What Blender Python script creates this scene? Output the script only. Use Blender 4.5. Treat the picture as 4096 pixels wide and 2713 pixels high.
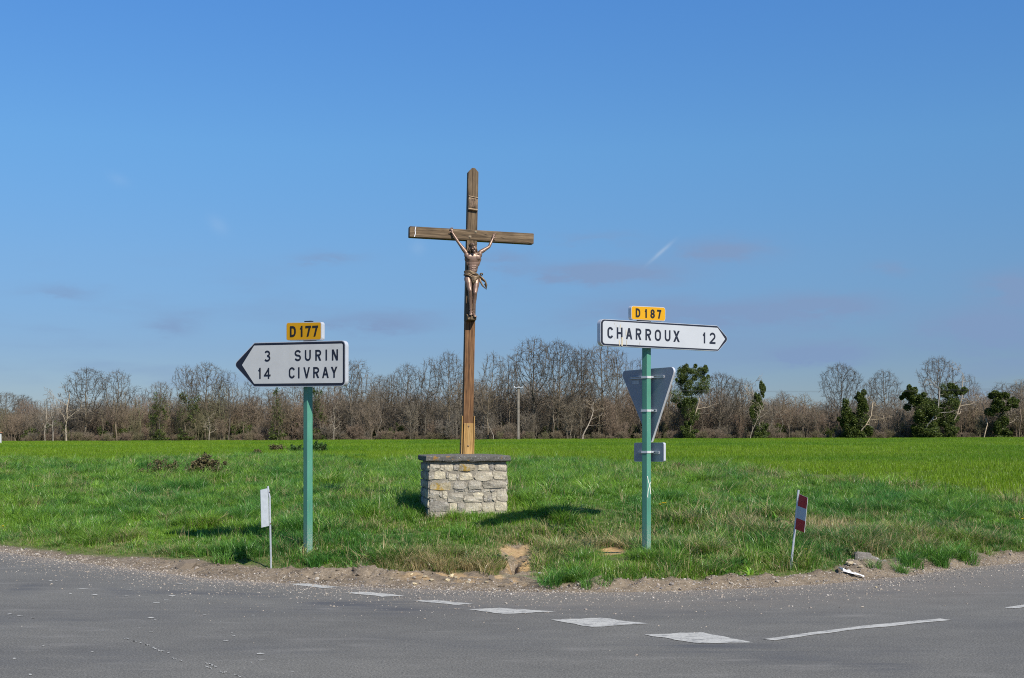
import bpy, math, random
import numpy as np
from mathutils import Vector, Matrix, Euler

# ------------------------------------------------------------------ camera, light, exposure
for o in list(bpy.data.objects):
    bpy.data.objects.remove(o)
scene = bpy.context.scene
COL = scene.collection
F, HZ, CZ = 5000.0, 1735.0, 1.65          # focal length (photo px), horizon row, eye height (m)

cam_d = bpy.data.cameras.new('camera')
cam = bpy.data.objects.new('camera', cam_d)
COL.objects.link(cam)
cam.location = (0, 0, CZ)
cam.rotation_euler = (math.radians(90), 0, 0)
cam_d.sensor_width = 36.0
cam_d.lens = 36.0 * F / 4096.0
cam_d.shift_y = (HZ - 1356.5) / 4096.0
cam_d.clip_start, cam_d.clip_end = 0.1, 8000.0
scene.camera = cam

SUN_EL, SUN_AZ = 43.0, 36.0               # azimuth: to the right of straight behind the camera
sun_dir = Vector((math.sin(math.radians(SUN_AZ)) * math.cos(math.radians(SUN_EL)),
                  -math.cos(math.radians(SUN_AZ)) * math.cos(math.radians(SUN_EL)),
                  math.sin(math.radians(SUN_EL))))
sun_d = bpy.data.lights.new('sun', 'SUN')
sun_d.energy = 4.6
sun_d.angle = math.radians(0.5)
sun_d.color = (1.0, 0.95, 0.87)
sun = bpy.data.objects.new('sun', sun_d)
COL.objects.link(sun)
sun.location = (20, -30, 40)
sun.rotation_euler = sun_dir.to_track_quat('Z', 'Y').to_euler()

world = bpy.data.worlds.new('World')
scene.world = world
world.use_nodes = True
wn, wl = world.node_tree.nodes, world.node_tree.links
wn.clear()
w_out = wn.new('ShaderNodeOutputWorld')
w_bg = wn.new('ShaderNodeBackground')
w_sky = wn.new('ShaderNodeTexSky')
w_sky.sky_type = 'NISHITA'
w_sky.sun_disc = False
w_sky.sun_elevation = math.radians(SUN_EL)
w_sky.sun_rotation = math.radians(180 - SUN_AZ)
w_sky.altitude = 100
w_sky.air_density, w_sky.dust_density, w_sky.ozone_density = 1.0, 0.0, 8.0
w_bg.inputs['Strength'].default_value = 0.10
# flat lilac-grey cloud streaks low over the horizon, on every side
w_tc = wn.new('ShaderNodeTexCoord')
w_sep = wn.new('ShaderNodeSeparateXYZ')
wl.new(w_tc.outputs['Generated'], w_sep.inputs[0])
w_map = wn.new('ShaderNodeMapping')
w_map.inputs['Scale'].default_value = (1.0, 1.0, 5.5)
w_map.inputs['Location'].default_value = (0.37, 0.0, 0.12)
wl.new(w_tc.outputs['Generated'], w_map.inputs['Vector'])
w_no = wn.new('ShaderNodeTexNoise')
w_no.inputs['Scale'].default_value = 6.5
w_no.inputs['Detail'].default_value = 5
w_no.inputs['Roughness'].default_value = 0.52
wl.new(w_map.outputs[0], w_no.inputs['Vector'])
w_cr = wn.new('ShaderNodeMapRange')
w_cr.interpolation_type = 'SMOOTHSTEP'
w_cr.inputs['From Min'].default_value = 0.50
w_cr.inputs['From Max'].default_value = 0.72
wl.new(w_no.outputs['Fac'], w_cr.inputs['Value'])
w_hr = wn.new('ShaderNodeMapRange')
w_hr.interpolation_type = 'SMOOTHSTEP'
w_hr.inputs['From Min'].default_value = 0.17
w_hr.inputs['From Max'].default_value = 0.05
wl.new(w_sep.outputs['Z'], w_hr.inputs['Value'])
# clear spring air: deeper blue high up, softer towards the horizon, the same all round
w_gr = wn.new('ShaderNodeValToRGB')
for p_, c_ in ((0.0, (.385, .405, .48)), (0.067, (.445, .475, .565)), (0.134, (.585, .655, .70)), (0.221, (.675, .875, .91)), (0.33, (.655, .955, 1.12)), (1.0, (.64, .96, 1.18))):
    e_ = w_gr.color_ramp.elements[0] if p_ == 0 else (w_gr.color_ramp.elements[-1] if p_ == 1 else w_gr.color_ramp.elements.new(p_))
    e_.color = (*c_, 1)
wl.new(w_sep.outputs['Z'], w_gr.inputs['Fac'])
w_hsv = wn.new('ShaderNodeMixRGB'); w_hsv.blend_type = 'MULTIPLY'; w_hsv.inputs['Fac'].default_value = 1.0
wl.new(w_sky.outputs[0], w_hsv.inputs['Color1']); wl.new(w_gr.outputs[0], w_hsv.inputs['Color2'])
w_mu = wn.new('ShaderNodeMath'); w_mu.operation = 'MULTIPLY'
wl.new(w_cr.outputs[0], w_mu.inputs[0]); wl.new(w_hr.outputs[0], w_mu.inputs[1])
def wmath(op, a_, b_=None):
    m_ = wn.new('ShaderNodeMath'); m_.operation = op
    for i_, v_ in enumerate((a_, b_)):
        if v_ is None: continue
        if isinstance(v_, bpy.types.NodeSocket): wl.new(v_, m_.inputs[i_])
        else: m_.inputs[i_].default_value = v_
    return m_.outputs[0]
w_low = wmath('MULTIPLY', w_mu.outputs[0], 0.40)
w_y = wmath('MAXIMUM', w_sep.outputs['Y'], 0.05)
w_fwd = wmath('GREATER_THAN', w_sep.outputs['Y'], 0.05)
w_n2 = wn.new('ShaderNodeTexNoise'); w_n2.inputs['Scale'].default_value = 30; w_n2.inputs['Detail'].default_value = 5; w_n2.inputs['Roughness'].default_value = .6
w_map2 = wn.new('ShaderNodeMapping'); w_map2.inputs['Scale'].default_value = (1, 1, 3)
wl.new(w_tc.outputs['Generated'], w_map2.inputs['Vector']); wl.new(w_map2.outputs[0], w_n2.inputs['Vector'])
w_wob = wmath('SUBTRACT', w_n2.outputs['Fac'], 0.5)
w_u = wmath('ADD', wmath('DIVIDE', w_sep.outputs['X'], w_y), wmath('MULTIPLY', w_wob, .05))
w_v = wmath('ADD', wmath('DIVIDE', w_sep.outputs['Z'], w_y), wmath('MULTIPLY', w_wob, .022))
w_sum = None
for cx_, cy_, hw_, hh_, st_ in ((2420, 1090, 300, 42, 1.0), (2900, 1003, 190, 45, .75), (2700, 1255, 330, 55, .9), (3280, 1228, 260, 48, 1.0), (4060, 1150, 140, 60, 1.0), (1310, 1035, 120, 24, .5),
                               (2000, 1045, 90, 34, .6), (3310, 1418, 180, 34, 1.0), (3960, 1320, 260, 85, 1.0), (250, 1165, 130, 24, .4), (1530, 1290, 240, 42, .7), (3550, 1080, 90, 26, .5), (690, 1300, 110, 40, .5), (2380, 955, 160, 20, .3)):
    du_ = wmath('DIVIDE', wmath('SUBTRACT', w_u, (cx_ - 2048) / F), hw_ / F)
    dv_ = wmath('DIVIDE', wmath('SUBTRACT', w_v, (HZ - cy_) / F), hh_ / F)
    q_ = wmath('ADD', wmath('MULTIPLY', du_, du_), wmath('MULTIPLY', dv_, dv_))
    q_ = wmath('MULTIPLY', wmath('EXPONENT', wmath('MULTIPLY', q_, -1.0)), st_)
    w_sum = q_ if w_sum is None else wmath('ADD', w_sum, q_)
w_sum = wmath('MULTIPLY', wmath('MULTIPLY', w_sum, w_fwd), wmath('MULTIPLY', w_n2.outputs['Fac'], 1.35))
w_fac = wmath('MINIMUM', wmath('ADD', w_low, wmath('MULTIPLY', w_sum, 1.75)), .85)
# short vapour streak right of the cross and two faint wisps at left
w_tr = None
for (ax_, ay_), (bx_, by_), wd_, st_ in (((2600, 1048), (2690, 968), 7, .24), ((838, 868), (905, 935), 26, .07), ((430, 700), (520, 735), 22, .05), ((1650, 970), (1700, 1010), 26, .06)):
    dx_, dy_ = (bx_ - ax_) / F, (ay_ - by_) / F; ln_ = math.hypot(dx_, dy_); tx_, ty_ = dx_ / ln_, dy_ / ln_
    mu_, mv_ = ((ax_ + bx_) / 2 - 2048) / F, (HZ - (ay_ + by_) / 2) / F
    eu_ = wmath('SUBTRACT', wmath('ADD', w_u, wmath('MULTIPLY', w_wob, -.044)), mu_); ev_ = wmath('SUBTRACT', wmath('ADD', w_v, wmath('MULTIPLY', w_wob, -.018)), mv_)
    al_ = wmath('DIVIDE', wmath('ADD', wmath('MULTIPLY', eu_, tx_), wmath('MULTIPLY', ev_, ty_)), ln_ * .46)
    ac_ = wmath('DIVIDE', wmath('SUBTRACT', wmath('MULTIPLY', eu_, ty_), wmath('MULTIPLY', ev_, tx_)), wd_ / F)
    q_ = wmath('ADD', wmath('MULTIPLY', al_, al_), wmath('MULTIPLY', ac_, ac_))
    q_ = wmath('MULTIPLY', wmath('MULTIPLY', wmath('EXPONENT', wmath('MULTIPLY', q_, -1.0)), st_), w_fwd)
    w_tr = q_ if w_tr is None else wmath('ADD', w_tr, q_)
w_mix = wn.new('ShaderNodeMixRGB')
w_mix.inputs['Color2'].default_value = (1.66, 2.48, 4.05, 1)
wl.new(w_fac, w_mix.inputs['Fac'])
wl.new(w_hsv.outputs[0], w_mix.inputs['Color1'])
w_mix2 = wn.new('ShaderNodeMixRGB'); w_mix2.inputs['Color2'].default_value = (5.6, 6.0, 6.4, 1)
wl.new(w_tr, w_mix2.inputs['Fac']); wl.new(w_mix.outputs[0], w_mix2.inputs['Color1'])
wl.new(w_mix2.outputs[0], w_bg.inputs['Color'])
wl.new(w_bg.outputs[0], w_out.inputs['Surface'])

scene.view_settings.view_transform = 'Standard'
scene.view_settings.look = 'None'
scene.view_settings.gamma = 1.0
scene.view_settings.use_curve_mapping = False
scene.view_settings.exposure = 0.4
scene.cycles.use_denoising = False
scene.cycles.filter_width = 1.05
scene.cycles.max_bounces = 6
scene.cycles.transparent_max_bounces = 4

# ------------------------------------------------------------------ helpers
def R(a): return math.radians(a)

def tag(o, label=None, cat=None, group=None, kind=None):
    if label: o['label'] = label
    if cat: o['category'] = cat
    if group: o['group'] = group
    if kind: o['kind'] = kind
    return o

def empty(name, loc=(0, 0, 0), rot=(0, 0, 0)):
    o = bpy.data.objects.new(name, None)
    COL.objects.link(o)
    o.location = loc; o.rotation_euler = rot
    o.empty_display_size = 0.2
    return o

def new_mesh(name, V, Fc, mat=None, smooth=False):
    me = bpy.data.meshes.new(name)
    me.from_pydata([tuple(v) for v in V], [], [tuple(f) for f in Fc])
    if mat is not None: me.materials.append(mat)
    if smooth: me.polygons.foreach_set('use_smooth', [True] * len(me.polygons))
    me.update()
    return me

def fast_mesh(name, V, quads=None, tris=None, mat=None, smooth=False):
    V = np.asarray(V, dtype=np.float32)
    nq = 0 if quads is None else len(quads)
    nt = 0 if tris is None else len(tris)
    me = bpy.data.meshes.new(name)
    me.vertices.add(len(V)); me.vertices.foreach_set('co', V.ravel())
    idx = []
    if nq: idx.append(np.asarray(quads, dtype=np.int32).ravel())
    if nt: idx.append(np.asarray(tris, dtype=np.int32).ravel())
    idx = np.concatenate(idx)
    me.loops.add(len(idx)); me.loops.foreach_set('vertex_index', idx)
    me.polygons.add(nq + nt)
    st = np.concatenate([np.arange(nq) * 4, nq * 4 + np.arange(nt) * 3]).astype(np.int32)
    me.polygons.foreach_set('loop_start', st)
    if smooth: me.polygons.foreach_set('use_smooth', np.ones(nq + nt, dtype=bool))
    if mat is not None: me.materials.append(mat)
    me.update(calc_edges=True)
    return me

def link(name, me, parent=None, loc=(0, 0, 0), rot=(0, 0, 0)):
    o = bpy.data.objects.new(name, me)
    COL.objects.link(o)
    o.location = loc; o.rotation_euler = rot
    if parent is not None: o.parent = parent
    return o

class MB:
    """collects simple closed shapes into one mesh"""
    def __init__(s): s.v, s.f = [], []
    def add(s, V, Fc):
        b = len(s.v)
        s.v += [tuple(p) for p in V]; s.f += [tuple(i + b for i in f) for f in Fc]
    def box(s, c, d, bev=0.0, M=None):
        x, y, z = d[0] / 2, d[1] / 2, d[2] / 2
        if bev <= 0:
            V = [(sx * x, sy * y, sz * z) for sz in (-1, 1) for sy in (-1, 1) for sx in (-1, 1)]
            Fc = [(0, 2, 3, 1), (4, 5, 7, 6), (0, 1, 5, 4), (2, 6, 7, 3), (0, 4, 6, 2), (1, 3, 7, 5)]
        else:
            V, idx = [], {}
            for sx in (-1, 1):
                for sy in (-1, 1):
                    for sz in (-1, 1):
                        for ax in range(3):
                            p = [sx * x, sy * y, sz * z]
                            for k in range(3):
                                if k != ax: p[k] -= (sx, sy, sz)[k] * bev
                            idx[(sx, sy, sz, ax)] = len(V); V.append(tuple(p))
            g = lambda a, b, c2, ax: idx[(a, b, c2, ax)]
            Fc = []
            for sg in (-1, 1):
                q = [g(sg, -1, -1, 0), g(sg, 1, -1, 0), g(sg, 1, 1, 0), g(sg, -1, 1, 0)]; Fc.append(q if sg > 0 else q[::-1])
                q = [g(-1, sg, -1, 1), g(-1, sg, 1, 1), g(1, sg, 1, 1), g(1, sg, -1, 1)]; Fc.append(q if sg > 0 else q[::-1])
                q = [g(-1, -1, sg, 2), g(1, -1, sg, 2), g(1, 1, sg, 2), g(-1, 1, sg, 2)]; Fc.append(q if sg > 0 else q[::-1])
            for a in (-1, 1):
                for b in (-1, 1):
                    q = [g(a, b, -1, 0), g(a, b, -1, 1), g(a, b, 1, 1), g(a, b, 1, 0)]; Fc.append(q if a * b > 0 else q[::-1])
                    q = [g(-1, a, b, 1), g(-1, a, b, 2), g(1, a, b, 2), g(1, a, b, 1)]; Fc.append(q if a * b > 0 else q[::-1])
                    q = [g(b, -1, a, 2), g(b, -1, a, 0), g(b, 1, a, 0), g(b, 1, a, 2)]; Fc.append(q if a * b > 0 else q[::-1])
            for a in (-1, 1):
                for b in (-1, 1):
                    for c2 in (-1, 1):
                        q = [g(a, b, c2, 0), g(a, b, c2, 1), g(a, b, c2, 2)]; Fc.append(q if a * b * c2 > 0 else q[::-1])
        V = [Vector(p) for p in V]
        if M is not None: V = [M @ p for p in V]
        s.add([p + Vector(c) for p in V], Fc)
        return s
    def tube(s, pts, radii, n=8, cap=True, squash=None):
        pts = [Vector(p) for p in pts]
        if not hasattr(radii, '__len__'): radii = [radii] * len(pts)
        V, Fc = [], []
        for i, p in enumerate(pts):
            t = (pts[min(i + 1, len(pts) - 1)] - pts[max(i - 1, 0)]).normalized()
            a = t.orthogonal().normalized() if i == 0 else (pa - t * pa.dot(t)).normalized()
            pa = a
            b = t.cross(a)
            for k in range(n):
                w = 2 * math.pi * k / n
                V.append(p + (a * math.cos(w) + b * math.sin(w)) * radii[i])
        for i in range(len(pts) - 1):
            for k in range(n):
                k2 = (k + 1) % n
                Fc.append((i * n + k, i * n + k2, (i + 1) * n + k2, (i + 1) * n + k))
        if cap:
            Fc.append(tuple(range(n))[::-1]); Fc.append(tuple((len(pts) - 1) * n + k for k in range(n)))
        s.add(V, Fc)
        return s
    def ell(s, c, r, n=12, m=8, M=None):
        V, Fc = [(0, 0, -1)], []
        for j in range(1, m):
            t = -math.pi / 2 + math.pi * j / m
            for k in range(n):
                w = 2 * math.pi * k / n
                V.append((math.cos(t) * math.cos(w), math.cos(t) * math.sin(w), math.sin(t)))
        V.append((0, 0, 1)); top = len(V) - 1
        for k in range(n):
            k2 = (k + 1) % n
            Fc.append((0, 1 + k2, 1 + k))
            for j in range(m - 2):
                a = 1 + j * n
                Fc.append((a + k, a + k2, a + n + k2, a + n + k))
            Fc.append((1 + (m - 2) * n + k, 1 + (m - 2) * n + k2, top))
        V = [Vector((p[0] * r[0], p[1] * r[1], p[2] * r[2])) for p in V]
        if M is not None: V = [M @ p for p in V]
        s.add([p + Vector(c) for p in V], Fc)
        return s
    def prism(s, poly, y0, y1):
        """poly in (x, z), extruded along y from y0 (front) to y1"""
        n = len(poly)
        V = [(x, y0, z) for x, z in poly] + [(x, y1, z) for x, z in poly]
        Fc = [tuple(range(n)), tuple(range(n, 2 * n))[::-1]]
        for k in range(n):
            k2 = (k + 1) % n
            Fc.append((k2, k, n + k, n + k2))
        s.add(V, Fc)
        return s
    def sheet(s, poly, y):
        n = len(poly)
        s.add([(x, y, z) for x, z in poly], [tuple(range(n))])
        return s
    def build(s, name, mat, parent=None, loc=(0, 0, 0), rot=(0, 0, 0), smooth=False, fix=True):
        me = new_mesh(name, s.v, s.f, mat, smooth)
        return link(name, me, parent, loc, rot)

# value noise on arrays
_rs = np.random.RandomState(7)
_TAB = _rs.rand(512, 512)
def vnoise(x, y):
    x = np.asarray(x, float); y = np.asarray(y, float)
    xi, yi = np.floor(x).astype(int), np.floor(y).astype(int)
    fx, fy = x - xi, y - yi
    fx = fx * fx * (3 - 2 * fx); fy = fy * fy * (3 - 2 * fy)
    a = _TAB[xi % 512, yi % 512]; b = _TAB[(xi + 1) % 512, yi % 512]
    c = _TAB[xi % 512, (yi + 1) % 512]; d = _TAB[(xi + 1) % 512, (yi + 1) % 512]
    return (a * (1 - fx) + b * fx) * (1 - fy) + (c * (1 - fx) + d * fx) * fy
def fbm(x, y, oct=4, g=0.5):
    x = np.asarray(x, float); y = np.asarray(y, float)
    t, a, n = 0.0, 1.0, 0.0
    for k in range(oct):
        t = t + a * vnoise(x * 2 ** k + 17.3 * k, y * 2 ** k + 5.1 * k); n += a; a *= g
    return t / n
def sstep(a, b, x):
    t = np.clip((np.asarray(x, float) - a) / (b - a), 0, 1)
    return t * t * (3 - 2 * t)

def at_z(px, py, z=0.0):
    Y = (CZ - z) * F / (py - HZ)
    return ((px - 2048.0) / F * Y, Y)

# ------------------------------------------------------------------ materials
def mat_new(name):
    m = bpy.data.materials.new(name)
    m.use_nodes = True
    nt = m.node_tree
    b = nt.nodes['Principled BSDF']
    return m, nt.nodes, nt.links, b

def noise_node(N, L, scale, detail=4, rough=0.5, coord='Object', stretch=None, loc=None, dist=0.0):
    tc = N.new('ShaderNodeTexCoord')
    src = tc.outputs[coord]
    if stretch is not None or loc is not None:
        mp = N.new('ShaderNodeMapping')
        if stretch is not None: mp.inputs['Scale'].default_value = stretch
        if loc is not None: mp.inputs['Location'].default_value = loc
        L.new(src, mp.inputs['Vector']); src = mp.outputs[0]
    n = N.new('ShaderNodeTexNoise')
    n.inputs['Scale'].default_value = scale
    n.inputs['Detail'].default_value = detail
    n.inputs['Roughness'].default_value = rough
    n.inputs['Distortion'].default_value = dist
    L.new(src, n.inputs['Vector'])
    return n

def ramp(N, L, fac, stops):
    r = N.new('ShaderNodeValToRGB')
    while len(r.color_ramp.elements) < len(stops): r.color_ramp.elements.new(0.5)
    for e, (p, c) in zip(r.color_ramp.elements, stops):
        e.position = p
        e.color = (c[0], c[1], c[2], 1) if hasattr(c, '__len__') else (c, c, c, 1)
    L.new(fac, r.inputs['Fac'])
    return r

def mixc(N, L, fac, a, b, mode='MIX'):
    m = N.new('ShaderNodeMixRGB'); m.blend_type = mode
    for s, v in (('Fac', fac), ('Color1', a), ('Color2', b)):
        if isinstance(v, bpy.types.NodeSocket): L.new(v, m.inputs[s])
        elif hasattr(v, '__len__'): m.inputs[s].default_value = (v[0], v[1], v[2], 1)
        else: m.inputs[s].default_value = v
    return m.outputs[0]

def bump(N, L, b, height, strength=0.3, dist=0.01):
    bp = N.new('ShaderNodeBump')
    bp.inputs['Strength'].default_value = strength
    bp.inputs['Distance'].default_value = dist
    L.new(height, bp.inputs['Height'])
    L.new(bp.outputs[0], b.inputs['Normal'])

def simple(name, col, rough=0.5, metal=0.0, var=0.12, scale=12.0, spec=0.5, bumpk=0.0):
    m, N, L, b = mat_new(name)
    n = noise_node(N, L, scale, 5, 0.6)
    c1 = [min(1, c * (1 - var)) for c in col]; c2 = [min(1, c * (1 + var)) for c in col]
    r = ramp(N, L, n.outputs['Fac'], [(0.3, c1), (0.7, c2)])
    L.new(r.outputs[0], b.inputs['Base Color'])
    b.inputs['Roughness'].default_value = rough
    b.inputs['Metallic'].default_value = metal
    b.inputs['Specular IOR Level'].default_value = spec
    if bumpk: bump(N, L, b, n.outputs['Fac'], bumpk)
    return m

def attr(N, name, kind='GEOMETRY'):
    a = N.new('ShaderNodeAttribute'); a.attribute_type = kind; a.attribute_name = name
    return a

# asphalt
def make_asphalt():
    m, N, L, b = mat_new('asphalt')
    big = noise_node(N, L, 0.35, 4, 0.6, stretch=(1, 2.2, 1))
    mid = noise_node(N, L, 2.6, 5, 0.65, stretch=(1, 1.6, 1))
    fine = noise_node(N, L, 60, 3, 0.7)
    grain = noise_node(N, L, 170, 2, 0.6)
    c = ramp(N, L, big.outputs['Fac'], [(0.3, (0.119, 0.113, 0.098)), (0.7, (0.149, 0.141, 0.120))]).outputs[0]
    c = mixc(N, L, 0.55, c, ramp(N, L, mid.outputs['Fac'], [(0.3, 0.80), (0.7, 1.12)]).outputs[0], 'MULTIPLY')
    c = mixc(N, L, 0.85, c, ramp(N, L, fine.outputs['Fac'], [(0.28, 0.4), (0.5, 1.0), (0.72, 1.7)]).outputs[0], 'MULTIPLY')
    c = mixc(N, L, 0.8, c, ramp(N, L, grain.outputs['Fac'], [(0.3, 0.45), (0.7, 1.55)]).outputs[0], 'MULTIPLY')
    # pale chippings
    vo = N.new('ShaderNodeTexVoronoi'); vo.inputs['Scale'].default_value = 42
    tc = N.new('ShaderNodeTexCoord'); L.new(tc.outputs['Object'], vo.inputs['Vector'])
    chip = ramp(N, L, vo.outputs['Distance'], [(0.10, 1.0), (0.17, 0.0)])
    sel = N.new('ShaderNodeSeparateColor'); L.new(vo.outputs['Color'], sel.inputs[0])
    selr = ramp(N, L, sel.outputs[0], [(0.80, 0.0), (0.86, 0.8)])
    cf = mixc(N, L, 1.0, chip.outputs[0], selr.outputs[0], 'MULTIPLY')
    c = mixc(N, L, cf, c, (0.34, 0.30, 0.26))
    # dusty edge, tan, along the verge
    a = attr(N, 'dust')
    dn = noise_node(N, L, 3.0, 5, 0.7)
    df = mixc(N, L, 1.0, a.outputs['Color'], ramp(N, L, dn.outputs['Fac'], [(0.3, 0.2), (0.7, 1.0)]).outputs[0], 'MULTIPLY')
    c = mixc(N, L, df, c, (0.22, 0.18, 0.14))
    # darker tyre-polished bands
    a2 = attr(N, 'wear')
    wn_ = noise_node(N, L, 2.0, 5, 0.65, stretch=(0.4, 3, 1))
    wf = mixc(N, L, 1.0, a2.outputs['Color'], ramp(N, L, wn_.outputs['Fac'], [(0.35, 0.0), (0.65, 1.0)]).outputs[0], 'MULTIPLY')
    c = mixc(N, L, wf, c, (0.062, 0.064, 0.070))
    # faint pale scuffs
    sc = noise_node(N, L, 1.3, 6, 0.7, stretch=(0.7, 2.5, 1), loc=(3, 9, 0))
    c = mixc(N, L, ramp(N, L, sc.outputs['Fac'], [(0.56, 0.0), (0.74, 0.45)]).outputs[0], c, (0.24, 0.225, 0.20))
    L.new(c, b.inputs['Base Color'])
    b.inputs['Roughness'].default_value = 0.88
    b.inputs['Specular IOR Level'].default_value = 0.3
    bump(N, L, b, fine.outputs['Fac'], 0.45, 0.006)
    return m

def make_ground():
    m, N, L, b = mat_new('soil_and_turf')
    n1 = noise_node(N, L, 3.0, 6, 0.65)
    n2 = noise_node(N, L, 28, 5, 0.7)
    n3 = noise_node(N, L, 120, 2, 0.6)
    soil = ramp(N, L, n1.outputs['Fac'], [(0.25, (0.105, 0.080, 0.054)), (0.5, (0.195, 0.153, 0.105)), (0.75, (0.27, 0.215, 0.152))]).outputs[0]
    soil = mixc(N, L, 0.9, soil, ramp(N, L, n2.outputs['Fac'], [(0.28, 0.5), (0.5, 1.0), (0.72, 1.35)]).outputs[0], 'MULTIPLY')
    vo = N.new('ShaderNodeTexVoronoi'); vo.inputs['Scale'].default_value = 55
    tc = N.new('ShaderNodeTexCoord'); L.new(tc.outputs['Object'], vo.inputs['Vector'])
    sel = N.new('ShaderNodeSeparateColor'); L.new(vo.outputs['Color'], sel.inputs[0])
    pf = mixc(N, L, 1.0, ramp(N, L, vo.outputs['Distance'], [(0.18, 1.0), (0.30, 0.0)]).outputs[0],
              ramp(N, L, sel.outputs[0], [(0.55, 0.0), (0.62, 0.85)]).outputs[0], 'MULTIPLY')
    peb = ramp(N, L, sel.outputs[1], [(0.2, (0.16, 0.14, 0.13)), (0.6, (0.42, 0.36, 0.29)), (0.9, (0.62, 0.56, 0.48))]).outputs[0]
    soil = mixc(N, L, pf, soil, peb)
    sand = ramp(N, L, n2.outputs['Fac'], [(0.25, (0.36, 0.22, 0.09)), (0.6, (0.56, 0.37, 0.17))]).outputs[0]
    soil = mixc(N, L, attr(N, 'sand').outputs['Color'], soil, sand)
    turf = ramp(N, L, n2.outputs['Fac'], [(0.3, (0.060, 0.080, 0.022)), (0.55, (0.11, 0.135, 0.040)), (0.75, (0.24, 0.19, 0.09))]).outputs[0]
    c = mixc(N, L, attr(N, 'soil').outputs['Color'], turf, soil)
    L.new(c, b.inputs['Base Color'])
    b.inputs['Roughness'].default_value = 0.95
    b.inputs['Specular IOR Level'].default_value = 0.15
    bump(N, L, b, n2.outputs['Fac'], 0.6, 0.03)
    return m

def blade_mat(name, cA, cB, cdry, gloss=0.35, trans=0.3):
    """per-clump tint and dryness come with the scattered points"""
    m, N, L, b = mat_new(name)
    t = attr(N, 'tint', 'INSTANCER'); d = attr(N, 'dry', 'INSTANCER')
    rnd = attr(N, 'blade')
    c = mixc(N, L, t.outputs['Fac'], cA, cB)
    c = mixc(N, L, 1.0, c, ramp(N, L, rnd.outputs['Fac'], [(0.0, 0.62), (0.6, 1.05), (1.0, 1.55)]).outputs[0], 'MULTIPLY')
    ad = N.new('ShaderNodeMath'); ad.operation = 'ADD'
    L.new(d.outputs['Fac'], ad.inputs[0]); L.new(rnd.outputs['Fac'], ad.inputs[1])
    dm = ramp(N, L, ad.outputs[0], [(0.93, 0.0), (1.0, 1.0)])
    ad2 = N.new('ShaderNodeMath'); ad2.operation = 'MULTIPLY'; ad2.inputs[1].default_value = 0.5
    L.new(ad.outputs[0], ad2.inputs[0])
    dm = ramp(N, L, ad2.outputs[0], [(0.49, 0.0), (0.54, 1.0)])
    c = mixc(N, L, dm.outputs[0], c, cdry)
    L.new(c, b.inputs['Base Color'])
    b.inputs['Roughness'].default_value = 0.36
    b.inputs['Specular IOR Level'].default_value = gloss
    tr = N.new('ShaderNodeBsdfTranslucent'); L.new(c, tr.inputs['Color'])
    mx = N.new('ShaderNodeMixShader'); mx.inputs['Fac'].default_value = trans
    L.new(b.outputs[0], mx.inputs[1]); L.new(tr.outputs[0], mx.inputs[2])
    L.new(mx.outputs[0], N['Material Output'].inputs['Surface'])
    return m

def leaf_mat(name, c1, c2, trans=0.2):
    m, N, L, b = mat_new(name)
    g = attr(N, 'blade')
    c = mixc(N, L, g.outputs['Fac'], c1, c2)
    L.new(c, b.inputs['Base Color'])
    b.inputs['Roughness'].default_value = 0.5
    b.inputs['Specular IOR Level'].default_value = 0.3
    tr = N.new('ShaderNodeBsdfTranslucent'); L.new(c, tr.inputs['Color'])
    mx = N.new('ShaderNodeMixShader'); mx.inputs['Fac'].default_value = trans
    L.new(b.outputs[0], mx.inputs[1]); L.new(tr.outputs[0], mx.inputs[2])
    L.new(mx.outputs[0], N['Material Output'].inputs['Surface'])
    return m

def bark_mat(name, c1, c2, inst=False):
    m, N, L, b = mat_new(name)
    n = noise_node(N, L, 1.1, 4, 0.6)
    c = ramp(N, L, n.outputs['Fac'], [(0.3, c1), (0.7, c2)]).outputs[0]
    if inst:
        t = attr(N, 'tint', 'INSTANCER')
        tint = ramp(N, L, t.outputs['Fac'], [(0.0, (0.95, 0.95, 0.95)), (0.35, (1.02, 0.98, 0.90)), (0.65, (1.08, 0.92, 0.84)), (1.0, (0.90, 0.95, 0.66))]).outputs[0]
    else:
        oi = N.new('ShaderNodeObjectInfo')
        tint = ramp(N, L, oi.outputs['Random'], [(0.0, (0.80, 0.82, 0.84)), (0.5, (1.05, 0.98, 0.86)), (1.0, (1.2, 1.08, 0.88))]).outputs[0]
    c = mixc(N, L, 1.0, c, tint, 'MULTIPLY')
    L.new(c, b.inputs['Base Color'])
    b.inputs['Roughness'].default_value = 0.9
    b.inputs['Specular IOR Level'].default_value = 0.15
    return m

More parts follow.
